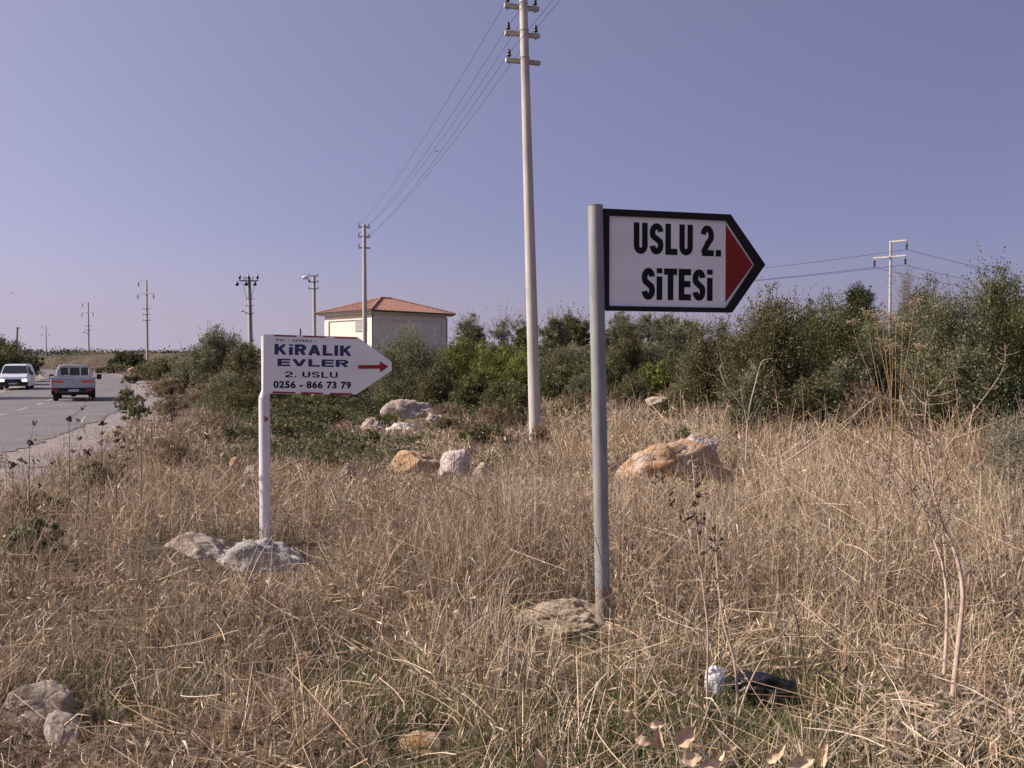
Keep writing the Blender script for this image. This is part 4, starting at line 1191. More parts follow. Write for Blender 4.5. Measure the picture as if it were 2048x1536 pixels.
# pole with transformer style top (behind the left sign)
YE = 94.0
b = W(502, 700, YE); b.z = hz(b.x, YE) - 0.2
tE = W(498.5, 556, YE); H = tE.z - b.z
e = empty('power_pole', b, 0, 'power pole with dark insulators on its wide top crossarm, left of the white arrow sign', 'power pole')
MB().tube([(0, 0, 0), (tE.x - b.x, 0, H)], [0.30, 0.17], 14).build('shaft', M['concrete'], e)
MB().tube([(0.13, -0.24, 0.1), (tE.x - b.x + 0.06, -0.16, H * 0.98)], [0.07, 0.05], 6).build('cable_duct', M['steel_dark'], e)
za = W(498, 562, YE).z - b.z
arm = MB().box((tE.x - b.x, -0.2, za), (2.0, 0.12, 0.12)).build('crossarm', M['steel_dark'], e)
m_ = MB()
for s_ in (-1, 1):
    m_.tube([(tE.x - b.x + s_ * 0.75, -0.2, za - 0.1), (tE.x - b.x + s_ * 0.2, -0.15, za - 1.9)], [0.025, 0.025], 5)
m_.build('arm_brace', M['steel_dark'], e)
atE = []
for xx in (-0.95, 0.0, 0.95):
    q = (tE.x - b.x + xx, -0.2, za + 0.06)
    MB().lathe([(0.03, 0), (0.04, 0.12), (0.12, 0.16), (0.14, 0.3), (0.10, 0.48), (0.04, 0.56), (0.02, 0.75)], q, 8).build('insulator', M['insulator'], arm)
    MB().lathe([(0.06, -0.55), (0.19, -0.5), (0.2, -0.35), (0.13, -0.2), (0.03, -0.1), (0.03, 0)], (q[0] - 0.25, q[1] - 0.15, q[2] - 0.06), 8).build('insulator', M['insulator'], arm)
    atE.append(b + Vector(q) + Vector((0, 0, 0.6)))
for xx in (-0.5, -0.28, 0.45):
    MB().lathe([(0.02, 0), (0.05, 0.1), (0.05, 0.35), (0.02, 0.42)], (tE.x - b.x + xx, -0.2, za + 0.06), 6).build('surge_arrester', M['steel_dark'], arm)
for pyk in (598.5, 612.5, 627.5):
    z_ = W(500, pyk, YE).z - b.z
    m_ = MB().box((0.0, -0.32, z_), (0.75, 0.06, 0.07))
    for s_ in (-0.34, 0.34): m_.box((s_, -0.32, z_ + 0.1), (0.05, 0.05, 0.14))
    m_.build('bracket', M['steel_dark'], e)
q = W(485, 622, YE) - b
MB().tube([(-0.3, -0.3, W(485, 628, YE).z - b.z), (q.x + 0.2, -0.35, q.z - 0.05)], [0.04, 0.035], 6).build('lamp_arm', M['steel_dark'], e)
MB().lathe([(0.03, -0.2), (0.09, -0.1), (0.1, 0.1), (0.04, 0.24)], (q.x, -0.35, q.z), 8, axis='x').build('lamp_head', M['lamp_shell'], e)

YF = 66.0
b = W(630, 710, YF); b.z = hz(b.x, YF) - 0.2
tF = W(628, 551, YF); H = tF.z - b.z
e2 = empty('power_pole', b, 0, 'slim power pole with three brackets and a street lamp beside the building', 'power pole')
MB().tube([(0, 0, 0), (tF.x - b.x, 0, H)], [0.16, 0.11], 14).build('shaft', M['concrete'], e2)
MB().tube([(0.10, -0.13, 0.1), (tF.x - b.x + 0.06, -0.10, H - 0.3)], [0.035, 0.03], 6).build('cable_duct', M['steel_dark'], e2)
for pyk, kk in ((552.5, 1), (564.5, 1), (578, 1)):
    z_ = W(628, pyk, YF).z - b.z
    m_ = MB().box((tF.x - b.x, -0.2, z_), (0.72, 0.06, 0.06))
    for s_ in (-0.34, 0.34): m_.box((tF.x - b.x + s_, -0.2, z_ + 0.09), (0.05, 0.05, 0.14))
    m_.build('crossarm', M['steel_dark'], e2)
q = W(612, 556, YF) - b
MB().tube([(-0.3, -0.25, W(612, 565, YF).z - b.z), (q.x + 0.25, -0.3, q.z - 0.12)], [0.07, 0.06], 8).build('lamp_arm', M['steel_dark'], e2)
MB().lathe([(0.04, -0.24), (0.13, -0.15), (0.15, 0.08), (0.06, 0.26)], (q.x, -0.3, q.z), 10, axis='x').build('lamp_head', M['lamp_shell'], e2)

# thin mast above the left sign and the leaning post at the far left
b = W(603, 700, 80); b.z = hz(b.x, 80)
o = empty('mast', b, 0, 'thin dark mast poking up above the top edge of the white arrow sign', 'mast')
MB().tube([(0, 0, 0), (-0.1, 0, W(601, 657, 80).z - b.z)], [0.09, 0.07], 6).build('shaft', M['steel_dark'], o)
b = W(30, 720, 90); b.z = hz(b.x, 90)
o = empty('wooden_post', b, 0, 'dark leaning wooden post above the trees at the left edge', 'post')
tt = W(35, 656, 90) - b
MB().tube([(0, 0, 0), tt], [0.12, 0.08], 6).build('shaft', M['wood'], o)
MB().box((tt.x + .05, 0, tt.z), (0.3, 0.1, 0.12)).build('cap', M['wood'], o)

# three conductors from the right pole: left to the insulator pole, right to beyond the frame
lab3 = ['highest cable, hanging from the top arm of the right hand power pole', 'cable under the left end of the lower arm of the right hand pole', 'cable under the right end of the lower arm of the right hand pole']
ends = [atE[1], atE[0], atE[2]]
for k in range(3):
    a = atD[k]
    rgt = a + Vector((46, 24, -0.6))
    pts = sagline(ends[k], a, 1.9, 40) + sagline(a, rgt, 1.5, 24)[1:]
    rr_ = [0.0012 + 0.0138 * min(max((i - 26) / 6, 0), 1) for i in range(len(pts))]
    tag(MB().tube(pts, rr_, 5).build('power_cable', M['wire']), lab3[k], 'cable', 'far cables at right')
# next pole beyond the right edge and the cables between the roadside poles
lab4 = ['far cable hanging from the top arms of the roadside poles', 'far cable on the left insulators of the roadside poles', 'far cable on the right insulators of the roadside poles']
for k in range(3):
    pts = sagline(atC[k], atB[k], 1.4, 16) + sagline(atB[k], atA[k], 0.9, 16)[1:]
    tag(MB().tube(pts, 0.004, 4).build('power_cable', M['wire']), lab4[k], 'cable', 'far cables between the roadside poles')

# ---------------------------------------------------------------- building with tiled hip roof
nb = W(743, 622, 60.0)
dirR = Vector((0.70, 0.714, 0)); dirL = Vector((-0.714, 0.70, 0))
zg = hz(nb.x, 64) - 0.4
BR = Vector((nb.x, nb.y, zg))
bl = empty('building', BR, math.atan2(dirR.y, dirR.x), 'cream utility building with a red tiled hip roof behind the bushes', 'building')
LR, LL = 7.5, 6.6         # eave lengths along the right and the left face (local x and y)
ze = nb.z - zg            # top of eave
# walls stand in 0.5 m from the eave
wi = 0.42
x0, x1, y0, y1 = wi, LR - wi, wi, LL - wi
zw = ze - 0.10
wall = MB()
wall.add([(x0, y0, 0), (x1, y0, 0), (x1, y1, 0), (x0, y1, 0), (x0, y0, zw), (x1, y0, zw), (x1, y1, zw), (x0, y1, zw)],
         [(3, 2, 1, 0), (4, 5, 6, 7), (0, 1, 5, 4), (1, 2, 6, 5), (2, 3, 7, 6), (3, 0, 4, 7)])
# raised surround (piers and head beam) so that the panels are recessed
t_ = 0.09
for (a, c) in ((x0 + 0.2, 0), ((x0 + x1) / 2 - 0.2, 1), (x1 - 0.2, 2)):
    wall.box((a, y0 - t_ / 2, zw / 2 - 0.21), (0.4 if c != 1 else 0.5, t_, zw - 0.42))
wall.box(((x0 + x1) / 2, y0 - t_ / 2, zw - 0.21), (x1 - x0, t_, 0.42))
for a in (y0 + 0.25, y1 - 0.22):
    wall.box((x0 - t_ / 2, a, zw / 2 - 0.21), (t_, 0.5, zw - 0.42))
wall.box((x0 - t_ / 2, (y0 + y1) / 2, zw - 0.21), (t_, y1 - y0, 0.42))
wall.build('wall', M['wall'], bl)
win = MB().box((x0 - 0.02, y0 + 1.35, zw - 0.42 - 0.42), (0.04, 1.35, 0.84)).build('window', M['louvre'], bl)
m_ = MB()
for k in range(9):
    m_.box((x0 - 0.052, y0 + 1.35, zw - 0.50 - 0.09 * k), (0.02, 1.25, 0.03))
m_.build('shutter_slats', M['louvre'], win)
# soffit / fascia
fs = MB().box((LR / 2, LL / 2, zw + 0.045), (LR, LL, 0.10)).build('eave_slab', M['trim'], bl)
gt = MB()
g_ = 0.05
gt.box((LR / 2, -g_, ze + 0.03), (LR + 0.2, 0.1, 0.07)); gt.box((LR / 2, LL + g_, ze + 0.03), (LR + 0.2, 0.1, 0.07))
gt.box((-g_, LL / 2, ze + 0.03), (0.1, LL - 0.01, 0.07)); gt.box((LR + g_, LL / 2, ze + 0.03), (0.1, LL - 0.01, 0.07))
gt.build('gutter', M['gutter'], bl)
# roof: tile corrugation modelled on each slope
zr = W(750, 597.5, 65).z - zg
rl = 0.9; c0 = Vector((LR / 2 - rl / 2, LL / 2, zr)); c1 = Vector((LR / 2 + rl / 2, LL / 2, zr))
ee = ze + 0.055
def slope(mb, p0, p1, q0, q1, n):
    """corrugated sheet between eave p0-p1 and ridge q0-q1"""
    p0, p1, q0, q1 = map(Vector, (p0, p1, q0, q1))
    nrm = (p1 - p0).cross(q0 - p0).normalized()
    if nrm.z < 0: nrm = -nrm
    E = (p1 - p0); Lh = E.length; E = E / Lh
    a0 = (q0 - p0).dot(E); a1 = (q1 - p0).dot(E)
    up = (q0 - p0) - E * a0
    cols = n * 4
    rows = 14
    vs, fs_ = [], []
    for i in range(cols + 1):
        s = Lh * i / cols
        tmax = 1.0
        if s < a0: tmax = s / max(a0, 1e-6)
        elif s > a1: tmax = (Lh - s) / max(Lh - a1, 1e-6)
        for j in range(rows + 1):
            t = tmax * j / rows
            lift = 0.045 * (0.5 + 0.5 * math.cos(2 * math.pi * i / 4)) + 0.03 * (1 - ((t * 9) % 1.0))
            vs.append(p0 + E * s + up * t + nrm * lift)
    for i in range(cols):
        for j in range(rows):
            a = i * (rows + 1) + j
            fs_.append((a, a + rows + 1, a + rows + 2, a + 1))
    mb.add(vs, fs_, False)
rf = MB()
o_ = 0.12
A_, B_, C_, D_ = (-o_, -o_, ee), (LR + o_, -o_, ee), (LR + o_, LL + o_, ee), (-o_, LL + o_, ee)
slope(rf, A_, B_, c0, c1, 34); slope(rf, B_, C_, c1, c1, 30); slope(rf, C_, D_, c1, c0, 34); slope(rf, D_, A_, c0, c0, 30)
roof = rf.build('roof', M['roof'], bl)
rd = MB()
def ridge_tiles(mb, p, q):
    p, q = Vector(p), Vector(q); n = max(int((q - p).length / 0.35), 2)
    for i in range(n):
        a = p.lerp(q, i / n); b_ = p.lerp(q, (i + 1.06) / n)
        mb.tube([a + Vector((0, 0, 0.04)), b_ + Vector((0, 0, 0.05))], [0.10, 0.085], 8)
for q in (A_, D_): ridge_tiles(rd, q, c0)
for q in (B_, C_): ridge_tiles(rd, q, c1)
ridge_tiles(rd, c0, c1)
rd.build('ridge_tiles', mat_plain('ridge_clay', (0.34, 0.16, 0.11), 0.85, col2=(0.46, 0.33, 0.26), scale=5), roof)
MB().tube([(x0 - 0.12, y0 - 0.12, 0), (x0 - 0.12, y0 - 0.12, zw - 0.1)], [0.05, 0.05], 8).build('downpipe', M['gutter'], bl)
MB().tube([(x1 + 0.08, y0 - 0.05, 0), (x1 + 0.08, y0 - 0.05, zw - 0.1)], [0.05, 0.05], 8).build('downpipe', M['gutter'], bl)

# ---------------------------------------------------------------- vehicles
def wheel(parent, x, y, r=0.31, w=0.2):
    t = MB().lathe([(r * 0.62, -w / 2), (r * 0.92, -w / 2), (r, -w * 0.35), (r, w * 0.35), (r * 0.92, w / 2), (r * 0.62, w / 2)], (x, y, r), 22, axis='x').build('wheel', M['rubber'], parent)
    sx = 1 if x > 0 else -1
    MB().lathe([(r * 0.60, -w * 0.40), (r * 0.58, w * 0.3), (r * 0.25, w * 0.36), (r * 0.2, w * 0.5)] if sx > 0 else [(r * 0.2, -w * 0.5), (r * 0.25, -w * 0.36), (r * 0.58, -w * 0.3), (r * 0.6, w * 0.4)], (x, y, r), 18, axis='x').build('rim', M['rim'], t)
    return t
def loft(mb, st, M_=None):
    """st: list of rings with equal counts"""
    n = len(st[0]); vs = [p for r_ in st for p in r_]; fs_ = []
    for i in range(len(st) - 1):
        for k in range(n):
            j = (k + 1) % n
            fs_.append((i * n + k, i * n + j, (i + 1) * n + j, (i + 1) * n + k))
    fs_.append(tuple(reversed(range(n)))); fs_.append(tuple(range((len(st) - 1) * n, len(st) * n)))
    mb.add(vs, fs_, False, M_)
def ring(y, hw, zb, zt, hwt, b=0.07):
    return [(-hw, y, zb), (hw, y, zb), (hw + 0.02, y, zb + (zt - zb) * 0.5), (hwt, y, zt - b), (hwt - b, y, zt), (-hwt + b, y, zt), (-hwt, y, zt - b), (-hw - 0.02, y, zb + (zt - zb) * 0.5)]

# pickup driving away: local y forward, tailgate at y = 0
YK = 37.2
xk = X(145, YK)
pk = empty('pickup_truck', (xk, YK, float(roadz(YK)) + 0.028), R(24.5), 'grey white pickup truck with red reflectors driving away on the road', 'pickup truck')
pk.scale = (1, 1, 0.92)
hw = 0.84
mb = MB()
# cargo bed: floor, two side walls, front wall
mb.box((0, 1.05, 0.66), (2 * hw - 0.04, 2.06, 0.08))
for s_ in (-1, 1):
    mb.box((s_ * (hw - 0.03), 1.05, 0.86), (0.06, 2.1, 0.48), bev=0.012)
    mb.box((s_ * (hw - 0.02), 1.05, 1.115), (0.10, 2.12, 0.035), bev=0.01)
mb.box((0, 2.08, 0.90), (2 * hw - 0.12, 0.06, 0.5))
mb.build('cargo_bed', M['car_silver'], pk)
mb = MB(); mb.box((0, -0.03, 0.87), (2 * hw - 0.02, 0.05, 0.50), bev=0.012)
mb.box((0, -0.062, 1.06), (2 * hw - 0.1, 0.02, 0.05)); mb.box((0, -0.062, 0.70), (2 * hw - 0.1, 0.02, 0.04))
tg = mb.build('tailgate', M['car_silver'], pk)
MB().box((0, -0.06, 0.90), (0.07, 0.02, 0.035)).build('handle', M['black_plastic'], tg)
for s_ in (-1, 1):
    MB().box((s_ * 0.57, -0.062, 0.915), (0.44, 0.016, 0.10)).build('reflector', M['reflector'], pk)
# cab
cb = MB()
loft(cb, [ring(2.20, 0.80, 0.5, 1.08, 0.80), ring(2.18 + 0.04, 0.74, 0.5, 1.60, 0.58, 0.10), ring(3.3, 0.74, 0.5, 1.62, 0.58, 0.10), ring(3.9, 0.80, 0.45, 1.12, 0.78), ring(4.7, 0.76, 0.4, 0.98, 0.72), ring(4.8, 0.72, 0.42, 0.85, 0.68)])
cb.build('cab', M['car_silver'], pk)
MB().box((0, 2.185, 1.36), (1.12, 0.03, 0.36)).build('rear_window', M['glass'], pk)
for s_ in (-1, 1):
    MB().box((s_ * 0.70, 2.85, 1.34), (0.03, 0.9, 0.36), Matrix.Translation((0, 0, 0))).build('side_window', M['glass'], pk)
# guard rack behind the cab: rounded hoop with two uprights
rk = MB()
rk.tube([(-0.70, 2.05, 1.10), (-0.66, 2.05, 1.45), (-0.58, 2.05, 1.60), (-0.4, 2.05, 1.65), (0.4, 2.05, 1.65), (0.58, 2.05, 1.60), (0.66, 2.05, 1.45), (0.70, 2.05, 1.10)], 0.045, 8)
for s_ in (-0.21, 0.24): rk.tube([(s_, 2.05, 1.10), (s_, 2.05, 1.63)], 0.028, 6)
rk.tube([(-0.6, 2.05, 1.14), (0.6, 2.05, 1.14)], 0.04, 6)
for s_ in (-0.6, 0.6): rk.tube([(s_, 2.05, 1.10), (s_, 2.05, 1.60)], 0.05, 6)
rk.build('guard_rack', M['car_silver'], pk)
ch = MB(); ch.box((0, 2.2, 0.50), (0.7, 4.2, 0.16)); ch.box((0, 0.75, 0.32), (1.3, 0.14, 0.12)); ch.lathe([(0.05, -.14), (0.14, -.06), (0.14, .06), (0.05, .14)], (0, 0.75, 0.32), 10, axis='y')
ch.box((0, 0.1, 0.55), (1.5, 0.12, 0.13)); ch.box((0, 0.45, 0.60), (1.56, 0.9, 0.06))
ch.build('chassis', M['black_plastic'], pk)
MB().box((0, -0.05, 0.44), (1.36, 0.07, 0.10), bev=0.02).build('bumper', M['steel_dark'], pk)
MB().box((0.04, -0.095, 0.50), (0.40, 0.012, 0.11)).build('number_plate', M['plate'], pk)
for s_ in (-1, 1):
    MB().box((s_ * 0.66, -0.05, 0.53), (0.26, 0.06, 0.10)).build('tail_lamp', M['taillamp'], pk)
    MB().box((s_ * 0.70, 0.45, 0.42), (0.26, 0.02, 0.26)).build('mud_flap', M['rubber'], pk)
    mm = MB().box((s_ * 0.98, 3.35, 1.08), (0.2, 0.06, 0.26), bev=0.02); mm.tube([(s_ * .78, 3.4, 1.02), (s_ * .9, 3.36, 1.04)], 0.02, 6)
    mm.build('mirror', M['black_plastic'], pk)
for s_ in (-1, 1):
    wheel(pk, s_ * 0.68, 0.75); wheel(pk, s_ * 0.70, 3.85)

# van coming towards us: local -y is its front
YV = 52.0
xv = X(26, YV)
vn = empty('van', (xv, YV, float(roadz(YV)) + 0.028), R(24), 'white van with lit headlamps coming towards the camera on the road', 'van')
cb = MB()
loft(cb, [ring(0.0, 0.76, 0.30, 0.72, 0.74, 0.05), ring(0.10, 0.82, 0.26, 0.88, 0.78, 0.06), ring(0.55, 0.84, 0.25, 1.02, 0.78), ring(0.85, 0.84, 0.25, 1.10, 0.78), ring(1.45, 0.84, 0.25, 1.66, 0.66, 0.09),
          ring(1.75, 0.84, 0.25, 1.74, 0.67, 0.10), ring(4.1, 0.84, 0.25, 1.76, 0.69, 0.10), ring(4.25, 0.80, 0.30, 1.68, 0.66, 0.10)])
cb.build('body', M['car_white'], vn)
vn.scale = (0.96, 1, 0.88)
# windscreen follows the slope between y=0.85,z=1.10 and y=1.45,z=1.66
def scr(x, t): return (x, 0.85 + 0.6 * t - 0.022, 1.10 + 0.56 * t + 0.022)
MB().add([scr(-0.72, 0.05), scr(0.72, 0.05), scr(0.60, 0.93), scr(-0.60, 0.93), (-0.72, 0.90, 1.10), (0.72, 0.90, 1.10), (0.60, 1.45, 1.60), (-0.60, 1.45, 1.60)],
         [(0, 1, 2, 3), (0, 4, 5, 1), (1, 5, 6, 2), (2, 6, 7, 3), (3, 7, 4, 0)]).build('windscreen', M['glass'], vn)
for s_ in (-1, 1):
    MB().add([(s_ * 0.80, 1.15, 1.12), (s_ * 0.80, 2.3, 1.14), (s_ * 0.725, 2.3, 1.60), (s_ * 0.725, 1.55, 1.60), (s_ * 0.84, 1.15, 1.12), (s_ * 0.84, 2.3, 1.14), (s_ * 0.765, 2.3, 1.60), (s_ * 0.765, 1.55, 1.60)],
             [(0, 1, 2, 3), (4, 7, 6, 5), (0, 4, 5, 1), (1, 5, 6, 2), (2, 6, 7, 3), (3, 7, 4, 0)]).build('side_window', M['glass'], vn)
    MB().box((s_ * 0.62, -0.015, 0.66), (0.26, 0.08, 0.14), bev=0.02).build('headlamp', M['headlamp'], vn)
    MB().box((s_ * 0.93, 1.1, 1.10), (0.16, 0.08, 0.22), bev=0.02).build('mirror', M['black_plastic'], vn)
MB().box((0, -0.012, 0.66), (0.94, 0.06, 0.15), bev=0.01).build('grille', M['black_plastic'], vn)
bp_ = MB().box((0, -0.03, 0.42), (1.6, 0.14, 0.30), bev=0.03).build('bumper', M['black_plastic'], vn)
MB().box((0, -0.108, 0.44), (0.46, 0.012, 0.10)).build('number_plate', M['plate'], bp_)
MB().tube([(-0.35, 0.82, 1.14), (0.25, 0.82, 1.15)], 0.012, 5).build('wiper', M['black_plastic'], vn)
for s_ in (-1, 1):
    wheel(vn, s_ * 0.72, 0.75, 0.32); wheel(vn, s_ * 0.72, 3.4, 0.32)

# ---------------------------------------------------------------- birds
def bird(px, py, Y, span, label, rz):
    p = W(px, py, Y)
    root = empty('bird', p, rz, label, 'bird')
    L = span * 0.5
    mb = MB()
    mb.lathe([(0.004, -L * .55), (L * .10, -L * .4), (L * .17, 0), (L * .12, L * .3), (L * .09, L * .42), (L * .02, L * .6)], (0, 0, 0), 8, axis='y')
    mb.add([(-L * .12, -L * .5, 0.01), (L * .12, -L * .5, 0.01), (L * .1, -L * .95, 0.0), (-L * .1, -L * .95, 0.0), (0, -L * .5, -L * .03)], [(0, 1, 2, 3), (0, 3, 4), (1, 4, 2), (2, 4, 3)])
    for s_ in (-1, 1):
        v = [(s_ * .1 * L, L * .22, .02), (s_ * .1 * L, -L * .2, .02), (s_ * .55 * L, L * .26, L * .22), (s_ * .55 * L, -L * .14, L * .22), (s_ * L, -L * .18, L * .12)]
        v2 = [(a, b, c - L * .03) for a, b, c in v]
        mb.add(v + v2, [(0, 1, 3, 2), (2, 3, 4), (5, 7, 8, 6), (7, 9, 8), (0, 2, 7, 5), (2, 4, 9, 7), (4, 3, 8, 9), (3, 1, 6, 8)])
    mb.build('body', M['bird'], root)
bird(873, 303, 32, 0.20, 'small dark bird close to the cables left of the concrete pole', 0.6)
bird(609, 606, 60, 0.26, 'small dark bird in the sky left of the tiled roof building', 0.2)
bird(25, 586, 60, 0.30, 'small dark bird low in the sky at the left edge', 1.1)
bird(80, 471, 60, 0.14, 'tiny dark bird high above the roadside poles at left', 0.4)

# ---------------------------------------------------------------- litter
def blob(px, pyb, wpx, hpx, Y, mat, name, label, cat, seed, depth=0.7, crump=0.3, sub=4, rz=0.0):
    import bmesh
    rng = np.random.default_rng(seed)
    bm = bmesh.new(); bmesh.ops.create_icosphere(bm, subdivisions=sub, radius=1.0)
    V = np.array([v.co[:] for v in bm.verts]); Fc = np.array([[v.index for v in f.verts] for f in bm.faces]); bm.free()
    s = rng.uniform(0, 9)
    r_ = 1 + crump * (np.abs(fbm(V[:, 0] * 1.6 + s, V[:, 1] * 1.6 + V[:, 2], 5) - 0.47) * 4 - 0.5) + crump * 0.5 * (np.abs(fbm(V[:, 2] * 4 + s, V[:, 1] * 4 - V[:, 0] * 3, 15) - 0.47) * 4 - .4)
    V = V * r_[:, None]
    w = wpx * Y / F; h = hpx * Y / F
    V = V * np.array([w / 2, w / 2 * depth, h / 2])
    o = mesh_np(name, V, Fc, mat)
    o.location = (X(px, Y), Y, float(W(px, pyb, Y).z) + h / 2); o.rotation_euler = (0, rz, 0)
    tag(o, label, cat)
    ROCKS.append((X(px, Y), Y, w * 0.5, w * 0.4))
    return o
blob(1434, 1392, 42, 62, 3.95, M['paper'], 'crumpled_wrapper', 'crumpled white and blue wrapper lying in the grass at lower right', 'litter', 3, 0.6, 0.28)
blob(1535, 1405, 130, 58, 3.95, M['bag'], 'plastic_bag', 'crumpled black plastic bag in the grass right of the white wrapper', 'litter', 4, 0.7, 0.4, rz=0.15)

# ---------------------------------------------------------------- individual dead plants
def stem_plant(name, label, cat, base, stems, mat, heads=None, headmat=None):
    """stems: list of (points, r0, r1); points in world coordinates"""
    base = Vector(base)
    root = empty(name, base, 0, label, cat)
    mb = MB()
    for pts, ra_, rb_ in stems:
        n = len(pts)
        mb.tube([Vector(p) - base for p in pts], [ra_ + (rb_ - ra_) * i / (n - 1) for i in range(n)], 6)
    mb.build('stems', mat, root)
    if heads:
        hb = MB()
        for (p, r_) in heads:
            p = Vector(p) - base
            hb.lathe([(r_ * .2, -r_), (r_ * .8, -r_ * .5), (r_, 0), (r_ * .7, r_ * .6), (r_ * .15, r_)], tuple(p), 6)
        tag(hb.build('seed_heads', headmat or mat, root), kind='stuff')
    return root
def smooth_pts(pts, k=4):
    out = []
    P = [Vector(p) for p in pts]
    for i in range(len(P) - 1):
        a, b, c, d = P[max(i - 1, 0)], P[i], P[i + 1], P[min(i + 2, len(P) - 1)]
        for j in range(k):
            t = j / k
            out.append(0.5 * ((2 * b) + (c - a) * t + (2 * a - 5 * b + 4 * c - d) * t * t + (3 * b - a - 3 * c + d) * t ** 3))
    out.append(P[-1])
    return out
def S(pts, Y, dY=0.0, **k):
    n = len(pts)
    return smooth_pts([W(p[0], p[1], Y + dY * i / max(n - 1, 1)) for i, p in enumerate(pts)])
rs = random.Random(11)
def twigs(path, n, ln, start=0.3, up=0.6, r=0.0012, heads=None, hr=0.005, side=1.0):
    out = []
    for i in range(n):
        t = start + (1 - start) * rs.random()
        k = int(t * (len(path) - 1)); p = Vector(path[k])
        d = Vector((rs.uniform(-1, 1) * side, rs.uniform(-1, 1), rs.uniform(0.1, 1) * up)).normalized() * ln * rs.uniform(0.4, 1)
        q = p + d
        out.append(([p, p + d * 0.5 + Vector((0, 0, -0.01)), q], r * 1.3, r * 0.7))
        if heads is not None:
            for j in range(3):
                heads.append((p + d * rs.uniform(0.3, 1.0), hr * rs.uniform(0.6, 1.2)))
    return out

# big dead stalk at right: two thick curved stems from a tangle of fallen leaves
Yd = 3.75
st = []
m1 = S([(1905, 1395), (1912, 1330), (1922, 1240), (1925, 1180), (1912, 1110), (1885, 1050), (1868, 990), (1850, 930), (1828, 860), (1800, 790)], Yd, 0.5)
m2 = S([(1888, 1350), (1893, 1270), (1893, 1190), (1885, 1130), (1868, 1080), (1850, 1010), (1820, 940)], Yd + 0.05, 0.4)
st += [(m1, 0.0125, 0.004), (m2, 0.009, 0.003)]
m3 = S([(1885, 1050), (1840, 1030), (1790, 1000), (1752, 960), (1735, 900)], Yd + 0.2, 0.2)
m4 = S([(1868, 990), (1862, 930), (1850, 850), (1856, 780)], Yd + 0.3, 0.1)
m5 = S([(1850, 1010), (1805, 985), (1770, 955), (1740, 945)], Yd + 0.2, 0.1)
m6 = S([(1880, 1120), (1872, 1150), (1866, 1140), (1868, 1118), (1878, 1112)], Yd + 0.03)
st += [(m3, 0.004, 0.0015), (m4, 0.004, 0.0015), (m5, 0.003, 0.001), (m6, 0.004, 0.003)]
hd = []
for m_ in (m1, m3, m4, m5): st += twigs(m_, 16, 0.16, 0.45, heads=hd)
dark_st = []
for k in range(26):                       # fine dark branching crown
    m_ = (m1, m2, m3, m4)[k % 4]; p = Vector(m_[int(rs.uniform(0.35, 1) * (len(m_) - 1))])
    d_ = Vector((rs.uniform(-1, 0.55), rs.uniform(-.5, .5), rs.uniform(0.35, 1.3))).normalized(); L_ = rs.uniform(0.18, 0.42)
    q1 = p + d_ * L_ * 0.5 + Vector((rs.uniform(-.03, .03), 0, rs.uniform(-.02, .03))); q2 = p + d_ * L_ + Vector((rs.uniform(-.05, .05), 0, rs.uniform(0, .06)))
    pth = smooth_pts([p, q1, q2], 3)
    dark_st.append((pth, 0.0024, 0.0009)); dark_st += twigs(pth, 5, 0.10, 0.3, r=0.0009)

dt = stem_plant('dead_thistle', 'tall dead weed with two thick curved pale stems at lower right', 'dead plant', W(1905, 1395, Yd), st, M['dead_stem'], hd[:60], M['dead_dark'])
mb = MB(); b_ = Vector(dt.location)
for pts, ra_, rb_ in dark_st:
    mb.tube([Vector(p) - b_ for p in pts], [ra_ + (rb_ - ra_) * i / (len(pts) - 1) for i in range(len(pts))], 4, cap=False)
mb.build('branches', M['dead_dark'], dt)
# fallen leaf tangle at its foot
rng = np.random.default_rng(77)
mb = MB()
for k in range(430):
    px = rng.normal(1905, 110); py = rng.normal(1425, 48); 
    Yk_ = CAMZ * F / (py - 725 + 60)
    c = W(px, py, Yk_); c.z = max(hz(c.x, c.y), c.z * 0) + rng.uniform(0.02, 0.10)
    L_ = rng.uniform(0.10, 0.30); a = rng.uniform(0, math.pi) ; d = Vector((math.cos(a), math.sin(a), rng.uniform(-.25, .35)))
    s_ = Vector((-d.y, d.x, rng.uniform(-.6, .6))).normalized() * rng.uniform(0.002, 0.010)
    bend = Vector((rng.normal() * .03, rng.normal() * .03, rng.uniform(0, .05)))
    p0_, p1_, p2_ = c - d * L_ / 2, c + bend, c + d * L_ / 2
    th = Vector((0, 0, 0.0015))
    mb.add([p0_ - s_ * .4, p0_ + s_ * .4, p1_ + s_, p1_ - s_, p2_ + s_ * .2, p2_ - s_ * .2], [(0, 1, 2, 3), (3, 2, 4, 5)], False)
o = mb.build('fallen_leaves', M['dead_stem'])
tag(o, 'heap of pale fallen strap leaves round the thick dead stems at lower right', 'dead leaves', kind='stuff')

